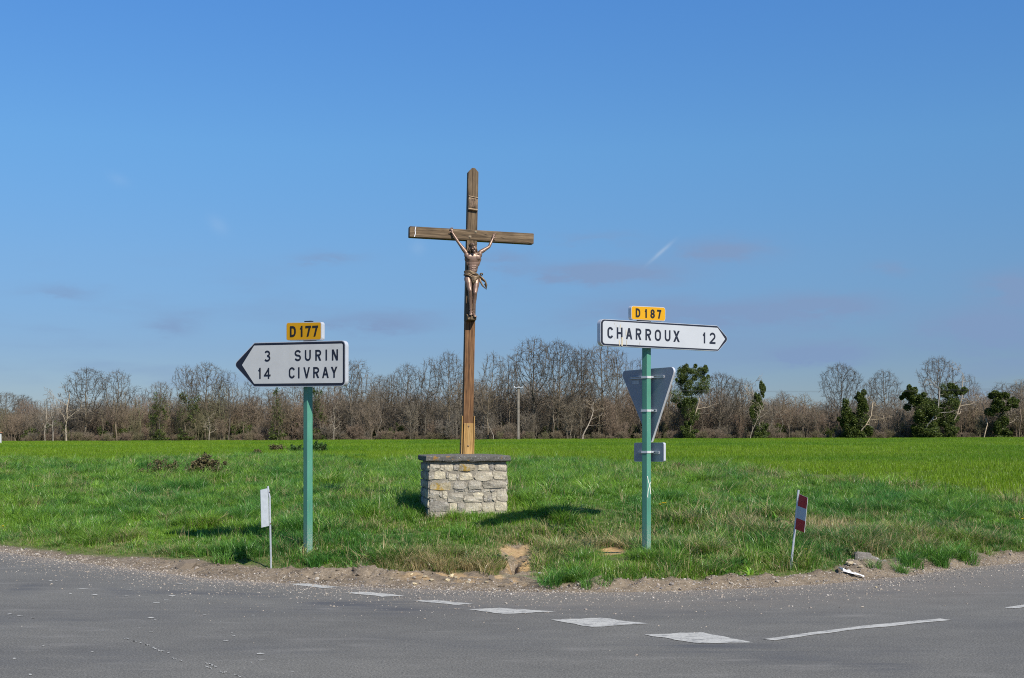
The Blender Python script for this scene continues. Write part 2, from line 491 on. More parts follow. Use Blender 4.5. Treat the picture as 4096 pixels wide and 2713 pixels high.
def wood_mat(name, dark, mid, light, axis='z', scale=1.0):
    m, N, L, b = mat_new(name)
    st = {'z': (1, 1, 0.045), 'x': (0.045, 1, 1)}[axis]
    g1 = noise_node(N, L, 42 * scale, 6, 0.65, stretch=st, dist=0.6)
    g2 = noise_node(N, L, 130 * scale, 3, 0.6, stretch=st)
    g3 = noise_node(N, L, 3.0, 4, 0.6)
    c = ramp(N, L, g1.outputs['Fac'], [(0.30, dark), (0.46, mid), (0.66, light)]).outputs[0]
    c = mixc(N, L, 0.7, c, ramp(N, L, g2.outputs['Fac'], [(0.3, 0.55), (0.6, 1.15)]).outputs[0], 'MULTIPLY')
    c = mixc(N, L, 0.75, c, ramp(N, L, g3.outputs['Fac'], [(0.3, 0.7), (0.7, 1.25)]).outputs[0], 'MULTIPLY')
    ck = noise_node(N, L, 20 * scale, 2, 0.4, stretch=(st[0], st[1], st[2] * 0.6), loc=(4, 2, 7), dist=0.3)
    crack = ramp(N, L, ck.outputs['Fac'], [(0.485, 0.0), (0.5, 1.0), (0.515, 0.0)])
    c = mixc(N, L, mixc(N, L, 1.0, crack.outputs[0], (0.75, 0.75, 0.75), 'MULTIPLY'), c, (0.012, 0.009, 0.006))
    L.new(c, b.inputs['Base Color'])
    b.inputs['Roughness'].default_value = 0.75
    b.inputs['Specular IOR Level'].default_value = 0.25
    bump(N, L, b, g1.outputs['Fac'], 0.5, 0.01)
    return m

def stone_mat(name, base, lichen=0.0, spots=0.5, lichen_col=(0.36, 0.23, 0.03)):
    m, N, L, b = mat_new(name)
    n1 = noise_node(N, L, 9, 6, 0.65); n2 = noise_node(N, L, 60, 5, 0.7)
    oi = N.new('ShaderNodeObjectInfo')
    n4 = noise_node(N, L, 26, 4, 0.7, loc=(2, 3, 1))
    c = ramp(N, L, n1.outputs['Fac'], [(0.28, [x * 0.62 for x in base]), (0.5, base), (0.74, [min(0.85, x * 1.3) for x in base])]).outputs[0]
    c = mixc(N, L, 0.8, c, ramp(N, L, oi.outputs['Random'], [(0, (0.72, 0.72, 0.74)), (0.5, (1, 0.98, 0.94)), (1, (1.2, 1.16, 1.02))]).outputs[0], 'MULTIPLY')
    c = mixc(N, L, 0.75, c, ramp(N, L, n2.outputs['Fac'], [(0.3, 0.55), (0.55, 1.05), (0.75, 1.25)]).outputs[0], 'MULTIPLY')
    sp = ramp(N, L, n4.outputs['Fac'], [(0.56, 0.0), (0.64, spots)])
    c = mixc(N, L, sp.outputs[0], c, (0.085, 0.080, 0.075))
    n5 = noise_node(N, L, 34, 4, 0.7, loc=(8, 1, 5))
    c = mixc(N, L, ramp(N, L, n5.outputs['Fac'], [(0.60, 0.0), (0.68, 0.55)]).outputs[0], c, (0.66, 0.65, 0.60))
    if lichen > 0:
        n3 = noise_node(N, L, 12, 5, 0.65, loc=(5, 5, 2))
        lf = ramp(N, L, n3.outputs['Fac'], [(0.62 - lichen * 0.3, 0.0), (0.70 - lichen * 0.3, 0.9)])
        c = mixc(N, L, lf.outputs[0], c, lichen_col)
    L.new(c, b.inputs['Base Color'])
    b.inputs['Roughness'].default_value = 0.93
    b.inputs['Specular IOR Level'].default_value = 0.2
    bump(N, L, b, n2.outputs['Fac'], 0.7, 0.015)
    return m

def paint_mat():
    m, N, L, b = mat_new('worn_road_paint')
    n = noise_node(N, L, 45, 5, 0.75)
    n2 = noise_node(N, L, 13, 6, 0.8, stretch=(0.45, 2.0, 1))
    c = ramp(N, L, n.outputs['Fac'], [(0.34, (0.17, 0.16, 0.145)), (0.42, (0.41, 0.395, 0.345)), (0.7, (0.50, 0.485, 0.43))]).outputs[0]
    c = mixc(N, L, ramp(N, L, n2.outputs['Fac'], [(0.525, 0.0), (0.58, 0.92)]).outputs[0], c, (0.13, 0.127, 0.12))
    L.new(c, b.inputs['Base Color'])
    b.inputs['Roughness'].default_value = 0.8
    return m

M = {}
M['asphalt'] = make_asphalt()
M['ground'] = make_ground()
M['paint'] = paint_mat()
M['grass'] = blade_mat('grass_blades', (0.076, 0.222, 0.037), (0.205, 0.360, 0.032), (0.50, 0.40, 0.20), 0.42, 0.40)
M['crop'] = blade_mat('crop_blades', (0.112, 0.238, 0.010), (0.188, 0.305, 0.014), (0.36, 0.32, 0.12), 0.22, 0.38)
M['bark'] = bark_mat('bark', (0.075, 0.063, 0.048), (0.20, 0.175, 0.14))
M['twig'] = bark_mat('twigs', (0.075, 0.063, 0.048), (0.150, 0.128, 0.098))
M['thicket'] = bark_mat('thicket_twigs', (0.125, 0.106, 0.082), (0.29, 0.25, 0.195), inst=True)
M['stems'] = bark_mat('pale_stems', (0.085, 0.073, 0.056), (0.25, 0.22, 0.175), inst=True)
M['dead'] = bark_mat('bleached_dead_wood', (0.19, 0.165, 0.135), (0.42, 0.375, 0.315))
M['ivy'] = leaf_mat('ivy_leaves', (0.026, 0.048, 0.010), (0.150, 0.185, 0.036), 0.22)
M['bramble'] = leaf_mat('dry_bramble_leaves', (0.060, 0.050, 0.022), (0.20, 0.165, 0.075), 0.15)
M['weed'] = leaf_mat('weed_leaves', (0.025, 0.065, 0.014), (0.075, 0.145, 0.03), 0.2)
M['dandelion'] = simple('dandelion_petals', (0.80, 0.55, 0.01), 0.6, var=0.05)
M['stem'] = simple('flower_stem', (0.10, 0.17, 0.05), 0.6)
M['wood'] = wood_mat('weathered_oak', (0.026, 0.018, 0.010), (0.120, 0.080, 0.043), (0.218, 0.155, 0.091))
M['wood_x'] = wood_mat('weathered_oak_beam', (0.026, 0.018, 0.010), (0.122, 0.081, 0.043), (0.220, 0.155, 0.090), 'x')
M['wood_red'] = wood_mat('red_brown_oak', (0.040, 0.018, 0.008), (0.140, 0.068, 0.028), (0.240, 0.128, 0.056))
M['wood_tan'] = wood_mat('varnished_board', (0.30, 0.165, 0.050), (0.40, 0.235, 0.078), (0.46, 0.29, 0.11))
M['bronze'] = simple('brown_bronze', (0.22, 0.140, 0.098), 0.42, metal=0.35, var=0.35, scale=14, bumpk=0.15)
M['cloth_bronze'] = simple('brown_bronze_cloth', (0.190, 0.130, 0.072), 0.48, metal=0.35, var=0.3, scale=16, bumpk=0.15)
M['hair_bronze'] = simple('dark_bronze_hair', (0.150, 0.098, 0.058), 0.5, metal=0.3, var=0.35, scale=30, bumpk=0.3)
M['bolt'] = simple('rusty_bolt', (0.20, 0.14, 0.09), 0.5, metal=0.7)
M['washer'] = simple('pale_washer', (0.26, 0.22, 0.13), 0.5, metal=0.5)
M['stone'] = stone_mat('limestone', (0.43, 0.385, 0.30), 0.0, 0.55)
M['stone_grey'] = stone_mat('grey_limestone', (0.315, 0.285, 0.235), 0.0, 0.8)
M['stone_lichen'] = stone_mat('lichen_limestone', (0.32, 0.275, 0.195), 0.42, 0.6, (0.30, 0.19, 0.03))
M['mortar'] = stone_mat('lime_mortar', (0.27, 0.245, 0.205), 0.0, 0.5)
M['cap'] = stone_mat('cap_stone', (0.150, 0.142, 0.125), 0.10, 0.8, (0.30, 0.16, 0.03))
M['concrete'] = stone_mat('old_concrete', (0.22, 0.20, 0.175), 0.15, 0.8, (0.30, 0.13, 0.04))
M['rubble'] = stone_mat('yellow_limestone', (0.52, 0.43, 0.28), 0.0, 0.2)
def post_mat():
    m, N, L, b = mat_new('teal_green_post')
    n = noise_node(N, L, 9, 5, 0.65, stretch=(1, 1, .25)); sp = noise_node(N, L, 70, 3, 0.6); gr = noise_node(N, L, 30, 4, 0.6, stretch=(1, 1, .12))
    c = ramp(N, L, n.outputs['Fac'], [(0.3, (0.064, 0.215, 0.147)), (0.7, (0.092, 0.275, 0.190))]).outputs[0]
    c = mixc(N, L, ramp(N, L, sp.outputs['Fac'], [(0.66, 0.0), (0.70, 0.75)]).outputs[0], c, (0.36, 0.40, 0.30))
    c = mixc(N, L, ramp(N, L, gr.outputs['Fac'], [(0.56, 0.0), (0.70, 0.35)]).outputs[0], c, (0.10, 0.14, 0.10))
    tc = N.new('ShaderNodeTexCoord'); sx = N.new('ShaderNodeSeparateXYZ'); L.new(tc.outputs['Object'], sx.inputs[0])
    mr = N.new('ShaderNodeMapRange'); mr.inputs['From Min'].default_value = .42; mr.inputs['From Max'].default_value = .08
    L.new(sx.outputs['Z'], mr.inputs['Value'])
    wf = mixc(N, L, 1.0, mr.outputs[0], ramp(N, L, sp.outputs['Fac'], [(0.42, 0.0), (0.58, 0.8)]).outputs[0], 'MULTIPLY')
    c = mixc(N, L, wf, c, (0.30, 0.31, 0.26))
    L.new(c, b.inputs['Base Color']); b.inputs['Roughness'].default_value = .5; b.inputs['Specular IOR Level'].default_value = .35
    return m
M['green_l'] = post_mat()
M['alu'] = simple('aluminium_rim', (0.58, 0.59, 0.60), 0.4, metal=0.3, var=0.06)
M['back'] = simple('grey_sign_back', (0.235, 0.26, 0.295), 0.55, var=0.08, scale=6)
M['face_dull'] = simple('dull_white_face', (0.54, 0.54, 0.505), 0.6, var=0.05, scale=5)
M['face_white'] = simple('white_face', (0.44, 0.455, 0.46), 0.45, var=0.03, scale=5)
M['navy'] = simple('navy_print', (0.008, 0.011, 0.022), 0.55, var=0.1)
M['black'] = simple('black_print', (0.010, 0.008, 0.007), 0.55, var=0.1)
M['yellow'] = simple('yellow_face', (0.58, 0.29, 0.005), 0.7, var=0.05, scale=5, spec=.25)
M['galv'] = simple('galvanised_steel', (0.50, 0.52, 0.54), 0.5, metal=0.4, var=0.15, scale=60)
M['band'] = simple('clamp_band', (0.62, 0.63, 0.62), 0.45, metal=0.2, var=0.12)
M['grey_plate'] = simple('grey_plate', (0.38, 0.41, 0.43), 0.6, var=0.10, scale=25)
M['red'] = simple('dark_red_sheeting', (0.40, 0.010, 0.012), 0.55, var=0.08)
M['refl_white'] = simple('grey_white_sheeting', (0.42, 0.46, 0.50), 0.55, var=0.08)
M['litter'] = simple('white_plastic', (0.80, 0.80, 0.80), 0.5, var=0.05)
M['white_mark'] = simple('cream_paint_stroke', (0.70, 0.68, 0.58), 0.7, var=0.08)
M['stain'] = simple('tan_stain', (0.50, 0.43, 0.29), 0.8, var=0.15, scale=40)
M['pole'] = simple('grey_concrete_pole', (0.22, 0.19, 0.15), 0.85, var=0.3, scale=3)
M['porcelain'] = simple('pale_insulator', (0.62, 0.64, 0.64), 0.4)
M['wire'] = simple('dull_wire', (0.07, 0.07, 0.07), 0.6)
M['gravel'] = simple('road_gravel', (0.34, 0.29, 0.235), 0.9, var=0.5, scale=9)
M['white_wash'] = simple('whitewashed_wall', (0.75, 0.73, 0.69), 0.8)
M['roof_tile'] = simple('orange_coping', (0.45, 0.20, 0.11), 0.8)

# ------------------------------------------------------------------ ground and road
EDGE_PX = [(0, 2207), (230, 2239), (461, 2268), (645, 2291), (807, 2314), (1095, 2332), (1365, 2346), (1900, 2364), (2100, 2369),
           (2500, 2370), (2730, 2363), (3133, 2346), (3422, 2326), (3595, 2311), (3825, 2274), (4096, 2251)]
EX, EY = zip(*[at_z(a, b) for a, b in EDGE_PX])
EX = np.array([-60.0, -30.0] + list(EX) + [30.0, 60.0])
EY = np.array([EY[0] + (60 - 7.16) * 0.9, EY[0] + (30 - 7.16) * 0.9] + list(EY) + [EY[-1] + (30 - 6.5) * 0.66, EY[-1] + (60 - 6.5) * 0.66])
def edge_y(X):
    X = np.asarray(X, float)
    return np.interp(X, EX, EY)
def edge_s(X, Y):
    X = np.asarray(X, float); Y = np.asarray(Y, float)
    e = 0.6
    sl = (edge_y(X + e) - edge_y(X - e)) / (2 * e)
    return (Y - (edge_y(X - 0.25) + edge_y(X + 0.25) + edge_y(X)) / 3) / np.sqrt(1 + sl * sl)

SG = np.array([-60, -.5, -.2, 0, .15, .3, .45, .6, .7, .8, .9, 1.0, 1.15, 1.3, 1.5, 1.8, 2.2, 2.7, 3.4, 4.2, 5, 6, 8, 12])
def prof(pts): return np.interp(SG, [p[0] for p in pts], [p[1] for p in pts])
PX = np.array([-9, -5.2, -3.0, -1.7, -0.9, 0.3, 0.8, 1.5, 3.5, 7])
base = [(-60, -.06), (-.5, -.05), (-.2, -.035)]
PROF = np.stack([
    prof(base + [(0, 0.0), (.2, .03), (.5, .07), (2, .24), (5, .48), (9, .64)]),
    prof(base + [(0, 0.0), (.3, .035), (.6, .09), (2, .27), (5, .52), (9, .67)]),
    prof(base + [(0, 0.0), (.5, .035), (.8, .06), (1.3, .2), (2.2, .36), (4, .56), (8, .70)]),
    prof(base + [(0, 0.0), (.4, .03), (.85, .05), (1.1, .09), (1.6, .27), (2.3, .42), (3.4, .59), (4.6, .70), (6, .74)]),
    prof(base + [(0, 0.0), (.4, .025), (1.10, .045), (1.25, .09), (1.65, .27), (2.4, .41), (3.3, .58), (4.4, .71), (6, .75)]),
    prof(base + [(0, 0.0), (.4, .025), (1.05, .045), (1.25, .08), (1.7, .24), (2.4, .37), (3.2, .55), (4.2, .70), (6, .76)]),
    prof(base + [(0, 0.0), (.3, .03), (.5, .07), (.9, .15), (1.3, .16), (1.8, .14), (2.5, .18), (3.0, .36), (3.5, .55), (4.3, .71), (6, .77)]),
    prof(base + [(0, 0.0), (.3, .04), (.6, .12), (.9, .19), (1.3, .25), (1.6, .26), (2.0, .22), (2.6, .22), (3.1, .36), (3.6, .53), (4.5, .68), (6, .76)]),
    prof(base + [(0, 0.0), (.3, .04), (.55, .10), (1.0, .20), (1.6, .28), (3, .42), (5, .57), (8, .70)]),
    prof(base + [(0, 0.0), (.2, .04), (.6, .13), (1.5, .28), (3, .44), (6, .64)])])
def field_z(X, Y):
    zf = 0.68 + 0.25 * np.clip(X / 60.0, -1.1, 1.1)
    return 0.74 + (np.clip(Y, 17, 185) - 17) / 163.0 * (zf - 0.74)

SOIL_X = [-9, -5.2, -4.0, -3.0, -2.0, -1.0, 0.25, 0.55, 1.0, 1.6, 2.5, 3.4, 4.2, 4.8, 5.6, 7]
SOIL_W = [.20, .34, .66, .85, .80, 1.05, 1.0, .42, .34, .32, .32, .30, .58, .46, .40, .34]
def soil_width(X): return np.interp(X, SOIL_X, SOIL_W)

def terrain(X, Y):
    """height, soil mask, sand mask, dryness at (X, Y)"""
    X = np.asarray(X, float); Y = np.asarray(Y, float)
    s = edge_s(X, Y)
    sn = s + 0.10 * (fbm(X * 2.3, Y * 2.3, 3) - 0.5) * sstep(-0.3, 0.3, s)
    k = np.clip(np.searchsorted(PX, X) - 1, 0, len(PX) - 2)
    t = np.clip((X - PX[k]) / (PX[k + 1] - PX[k]), 0, 1)
    si = np.interp(sn, SG, np.arange(len(SG)))
    i0 = np.clip(np.floor(si).astype(int), 0, len(SG) - 2); fr = si - i0
    za = PROF[k, i0] * (1 - fr) + PROF[k, i0 + 1] * fr
    zb = PROF[k + 1, i0] * (1 - fr) + PROF[k + 1, i0 + 1] * fr
    z = za * (1 - t) + zb * t
    w = sstep(4.5, 11, s)
    z = z * (1 - w) + field_z(X, Y) * w
    # gentle unevenness of the verge
    z = z + 0.07 * (fbm(X * 0.8 + 3, Y * 0.8, 3) - 0.5) * sstep(0.6, 1.6, s) * (1 - sstep(25, 40, Y) * 0.5)
    soilw = soil_width(X) * (0.72 + 0.56 * fbm(X * 1.7 + 9, Y * 1.7, 3))
    soil = 1 - sstep(-0.07, 0.09, s - soilw)
    # crumbly lumps on the bare strip
    lump = fbm(X * 7, Y * 7, 4, 0.55)
    amp = 0.085 * sstep(0.02, 0.3, s) * np.interp(X, [-6, -4.2, -3.4, -2.5, -1, 0.5, 1.2, 3.3, 3.9, 4.5, 7], [.4, .8, 1.3, 1.1, 1.3, .7, 1.1, .9, 1.8, 1.0, .8])
    z = z + soil * amp * (lump - 0.42)
    # earthy ridge at the back of the strip, left of centre
    ridge = np.exp(-((s - soilw * 0.72) / 0.16) ** 2) * (sstep(-3.1, -2.6, X) * (1 - sstep(-1.15, -0.8, X)) + .8 * sstep(.5, .9, X) + .6 * (1 - sstep(-5, -4, X)) * 0)
    z = z + 0.07 * ridge * lump * 1.6
    # washed-out gully in the bank
    gx = X - (0.07 + 0.05 * (s - 1.6))
    g = np.exp(-((gx + .05 * (lump - .5)) / 0.23) ** 2) * sstep(.95, 1.2, s) * (1 - sstep(2.0, 2.5, s))
    z = z - g * np.clip(z - 0.06, 0, 1) * 0.62
    cre = np.exp(-((X - 0.005 - 0.03 * (s - 1) + .05 * (lump - .5)) / 0.042) ** 2) * sstep(1.1, 1.2, s) * (1 - sstep(1.6, 1.85, s))
    z = z - cre * 0.24 + g * .12 * (fbm(X * 16, Y * 16, 3) - .5)
    soil = np.maximum(soil, sstep(0.22, 0.42, g + 0.22 * (lump - 0.5)))
    sand = sstep(0.45, 0.7, np.exp(-((gx - 0.09) / 0.085) ** 2) * sstep(1.1, 1.3, s) * (1 - sstep(1.55, 1.9, s)) + 0.3 * (lump - 0.5))
    def blob(cx, cy, rx, ry): return np.exp(-(((X - cx) / rx) ** 2 + ((Y - cy) / ry) ** 2))
    b1 = sstep(0.36, 0.62, blob(1.22, 15.05, 0.30, 0.50) + 0.3 * (lump - 0.5))
    b2 = sstep(0.42, 0.7, blob(0.78, 15.6, 0.16, 0.25) + 0.35 * (lump - 0.5))
    b3 = sstep(0.5, 0.8, blob(1.80, 15.0, 0.15, 0.25) + 0.35 * (lump - 0.5))
    soil = np.maximum(soil, np.maximum(b1, np.maximum(b2 * 0.9, b3)))
    sand = np.maximum(sand, np.maximum(b1, b2 * 0.4))
    z = z + 0.02 * b1
    # tan-yellow crumbs of stone at the bank's foot
    sand = np.maximum(sand, 0.5 * soil * sstep(0.5, 0.65, fbm(X * 5 + 2, Y * 5, 3)) * sstep(-1.4, -1.0, X) * (1 - sstep(0.1, 0.4, X)) * sstep(.3, .6, s))
    dry = 0.25 * (1 - sstep(0.2, 1.0, s - soilw)) + 0.9 * blob(3.6, 17.1, 0.95, 0.55) + 0.55 * blob(4.9, 17.3, 1.2, 0.6) \
        + 0.35 * blob(-0.9, 14.7, 1.0, 0.45) + 0.9 * np.exp(-((s - soilw - .10) / .13) ** 2) * blob(-.7, Y, 1.0, 9) + 0.55 * blob(0.3, 15.0, 0.7, 0.6) + 0.6 * blob(1.3, 15.6, 0.9, 0.5) + 0.3 * blob(4.4, 15.6, 1.2, 0.8) \
        + 0.3 * blob(1.9, 16.6, 1.0, 0.5) + 0.35 * blob(5.0, 27, 2.2, 1.8)
    dry = dry * (0.35 + 1.3 * fbm(X * 2.1 + 4, Y * 2.1 + 8, 3))
    return z, soil, sand, dry

_RY = np.concatenate([np.arange(9, 30, .02), np.arange(30, 200, .25)])
def hit(px, py):
    """where the sight line through a photo pixel first meets the ground"""
    X = (px - 2048.0) / F * _RY
    zr_ = CZ - (py - HZ) / F * _RY
    zt_ = np.maximum(terrain(X, _RY)[0], np.where(edge_s(X, _RY) < .1, 0.0, -1))
    k = int(np.argmax(zr_ <= zt_))
    return float(X[k]), float(_RY[k]), float(max(zt_[k], 0.0))

def gz(x, y):
    return float(terrain(np.array([x]), np.array([y]))[0][0])

def axis_vals(parts):
    out = []
    for a, b, st in parts:
        out.append(np.linspace(a, b, max(1, int(round((b - a) / st))), endpoint=False))
    return np.unique(np.concatenate(out + [np.array([parts[-1][1]])]))

xs = axis_vals([(-3000, -400, 260), (-400, -60, 20), (-60, -20, 2), (-20, -8.4, .25), (-8.4, -3.2, .05), (-3.2, 2.2, .028), (2.2, 8.4, .05), (8.4, 20, .25), (20, 60, 2), (60, 400, 20), (400, 3000, 260)])
ys = axis_vals([(-300, -10, 30), (-10, 12.4, 1.4), (12.4, 15.4, .03), (15.4, 18.5, .07), (18.5, 26, .25), (26, 60, 1), (60, 240, 6), (240, 3000, 230)])
GX, GY = np.meshgrid(xs, ys, indexing='xy')
z, soil, sand, dry = terrain(GX.ravel(), GY.ravel())
nx, ny = len(xs), len(ys)
I = np.arange(nx * ny).reshape(ny, nx)
quads = np.stack([I[:-1, :-1], I[:-1, 1:], I[1:, 1:], I[1:, :-1]], -1).reshape(-1, 4)
gm = fast_mesh('ground', np.stack([GX.ravel(), GY.ravel(), z], 1), quads=quads, mat=M['ground'], smooth=True)
for nme, arr in (('soil', soil), ('sand', sand)):
    a = gm.attributes.new(nme, 'FLOAT', 'POINT'); a.data.foreach_set('value', arr.astype(np.float32))
ground = tag(link('ground', gm), 'low grassy bank with a bare crumbly soil strip along the road', kind='structure')

# road sheet: everything in front of the ragged verge edge
rx = axis_vals([(-60, -12, 4), (-12, 12, .06), (12, 60, 4)])
rt = np.concatenate([np.linspace(0, 0.06, 10)[:-1], np.linspace(0.06, 0.3, 12)[:-1], np.linspace(0.3, 1, 14)])
RX, RT = np.meshgrid(rx, rt, indexing='xy')
ed = edge_y(RX) + 0.10 + 0.05 * (fbm(RX * 4, RX * 0, 4) - .5)
RY = ed + (-14 - ed) * RT
I = np.arange(RX.size).reshape(RX.shape)
quads = np.stack([I[:-1, :-1], I[1:, :-1], I[1:, 1:], I[:-1, 1:]], -1).reshape(-1, 4)
rm = fast_mesh('road', np.stack([RX.ravel(), RY.ravel(), 0 * RX.ravel()], 1), quads=quads, mat=M['asphalt'], smooth=True)
rs = edge_s(RX.ravel(), RY.ravel())
dust = 0.85 * np.exp(-np.clip(-rs, 0, 99) / 0.22) + 0.35 * np.exp(-((rs + .8) / .7) ** 2) * sstep(-2.5, 0, RX.ravel())
a = rm.attributes.new('dust', 'FLOAT', 'POINT'); a.data.foreach_set('value', np.clip(dust, 0, 1).astype(np.float32))
X_, Y_ = RX.ravel(), RY.ravel()
def band(x0, y0, x1, y1, w):
    dx, dy = x1 - x0, y1 - y0; l2 = dx * dx + dy * dy
    t = np.clip(((X_ - x0) * dx + (Y_ - y0) * dy) / l2, 0, 1)
    return np.exp(-(((X_ - x0 - t * dx) ** 2 + (Y_ - y0 - t * dy) ** 2) / w ** 2))
wear = band(*at_z(1300, 2420), *at_z(1560, 2445), .25) * .9 + band(*at_z(2800, 2590), *at_z(3500, 2660), .30) * .6 + band(*at_z(100, 2350), *at_z(1100, 2385), .14) * .8 \
    + band(*at_z(2900, 2400), *at_z(3600, 2365), .12) * .5
wear = wear + band(*at_z(-200, 2500), *at_z(1500, 2420), .35) * .45 + band(*at_z(1500, 2420), *at_z(4300, 2500), .4) * .35 + band(*at_z(0, 2640), *at_z(2000, 2560), .3) * .4 + band(*at_z(2000, 2560), *at_z(4200, 2620), .35) * .35
a = rm.attributes.new('wear', 'FLOAT', 'POINT'); a.data.foreach_set('value', np.clip(wear, 0, 1).astype(np.float32))
road = tag(link('road', rm), 'grey worn asphalt of the road junction with pale chippings', kind='structure')

def marking(px_pts, label=None, sub=5):
    P = [Vector((*at_z(a, b), 0.0)) for a, b in px_pts]
    rr = random.Random(int(px_pts[0][0]))
    out = []
    for i, p in enumerate(P):
        q = P[(i + 1) % len(P)]
        for k in range(sub):
            t = k / sub
            w = p.lerp(q, t)
            if k: w += Vector((rr.uniform(-.02, .02), rr.uniform(-.02, .02), 0))
            out.append(w)
    me = new_mesh('road_marking', [(p.x, p.y, 0.004) for p in out], [tuple(range(len(out)))], M['paint'])
    if me.polygons[0].normal.z < 0: me.flip_normals()
    o = link('road_marking', me, road)
    if label: o['label'] = label
    return o
for q in ([(1156, 2337), (1225, 2335), (1365, 2351), (1290, 2354)], [(1372, 2372), (1469, 2369), (1619, 2385), (1528, 2389)],
          [(1647, 2405), (1740, 2402), (1895, 2418), (1815, 2421)], [(1864, 2439), (1999, 2433), (2224, 2448), (2016, 2457)],
          [(2204, 2481), (2403, 2473), (2593, 2496), (2368, 2510)], [(2575, 2539), (2811, 2531), (3012, 2572), (2788, 2575)]):
    marking(q)
r7 = lambda x, y: (2730 + x / 1.7335, 2000 + y / 1.7335)
marking([r7(*p) for p in [(555, 968), (780, 938), (1000, 908), (1250, 875), (1500, 852), (1790, 825), (1868, 836), (1560, 865), (1300, 890), (1020, 925), (800, 955), (640, 977)]],
        'long white dash bending along the right hand road', 2)
marking([(4017, 2432), (4250, 2398), (4420, 2380), (4460, 2385), (4290, 2405), (4060, 2436)], 'white dash cut off by the edge of the picture', 3)
# worn flecks of old paint on the left of the junction
mb = MB(); rr = random.Random(4)
r5 = lambda x, y: (x / 1.7348, 2000 + y / 1.7348)
FL = [(1250, 585, 50, 5), (350, 562, 30, 5), (390, 565, 25, 4), (575, 618, 90, 4), (660, 660, 60, 6), (880, 670, 45, 7), (1195, 668, 50, 9), (960, 645, 30, 4), (490, 653, 25, 5),
      (1150, 693, 40, 5), (1085, 715, 50, 5), (900, 628, 40, 4), (1050, 820, 60, 8), (1075, 833, 25, 5), (715, 907, 50, 5), (1045, 920, 35, 5), (1755, 803, 25, 4), (1450, 942, 35, 4),
      (1550, 893, 25, 3), (1625, 945, 30, 4), (1570, 980, 50, 4), (1800, 1070, 75, 12), (1815, 1115, 55, 5), (1745, 1130, 20, 5), (300, 1017, 25, 6), (350, 1012, 12, 4), (640, 1056, 25, 4),
      (100, 1103, 45, 7), (210, 1215, 30, 12), (1610, 925, 15, 3), (970, 888, 30, 4), (1420, 800, 30, 4), (1530, 846, 15, 4), (2030, 1195, 30, 4)]
SC = [(850, 957, 1010, 1000), (1000, 1000, 1120, 1050), (1090, 1045, 1190, 1065), (1190, 1100, 1290, 1130), (1380, 1115, 1560, 1180), (1390, 1145, 1580, 1215), (40, 790, 260, 828), (1540, 1190, 1690, 1235)]
for x, y, w, h in FL:
    n = 9; pts = []
    for k in range(n):
        an = 2 * math.pi * k / n
        q = at_z(*r5(x + math.cos(an) * w / 2 * rr.uniform(.5, 1.15), y + math.sin(an) * h / 2 * rr.uniform(.5, 1.2)))
        pts.append((q[0], q[1], 0.004))
    mb.add(pts, [tuple(range(n))[::-1]])
for x0, y0, x1, y1 in SC:
    for k in range(7):
        t0 = rr.uniform(0, .85); t1 = t0 + rr.uniform(.04, .15)
        j = rr.uniform(-4, 4)
        A = at_z(*r5(x0 + (x1 - x0) * t0, y0 + (y1 - y0) * t0 + j)); B = at_z(*r5(x0 + (x1 - x0) * t1, y0 + (y1 - y0) * t1 + j))
        mb.add([(A[0], A[1] - .012, .004), (B[0], B[1] - .008, .004), (B[0], B[1] + .008, .004), (A[0], A[1] + .012, .004)], [(0, 1, 2, 3)])
fl = mb.build('paint_flecks', M['paint'], road); fl['kind'] = 'stuff'

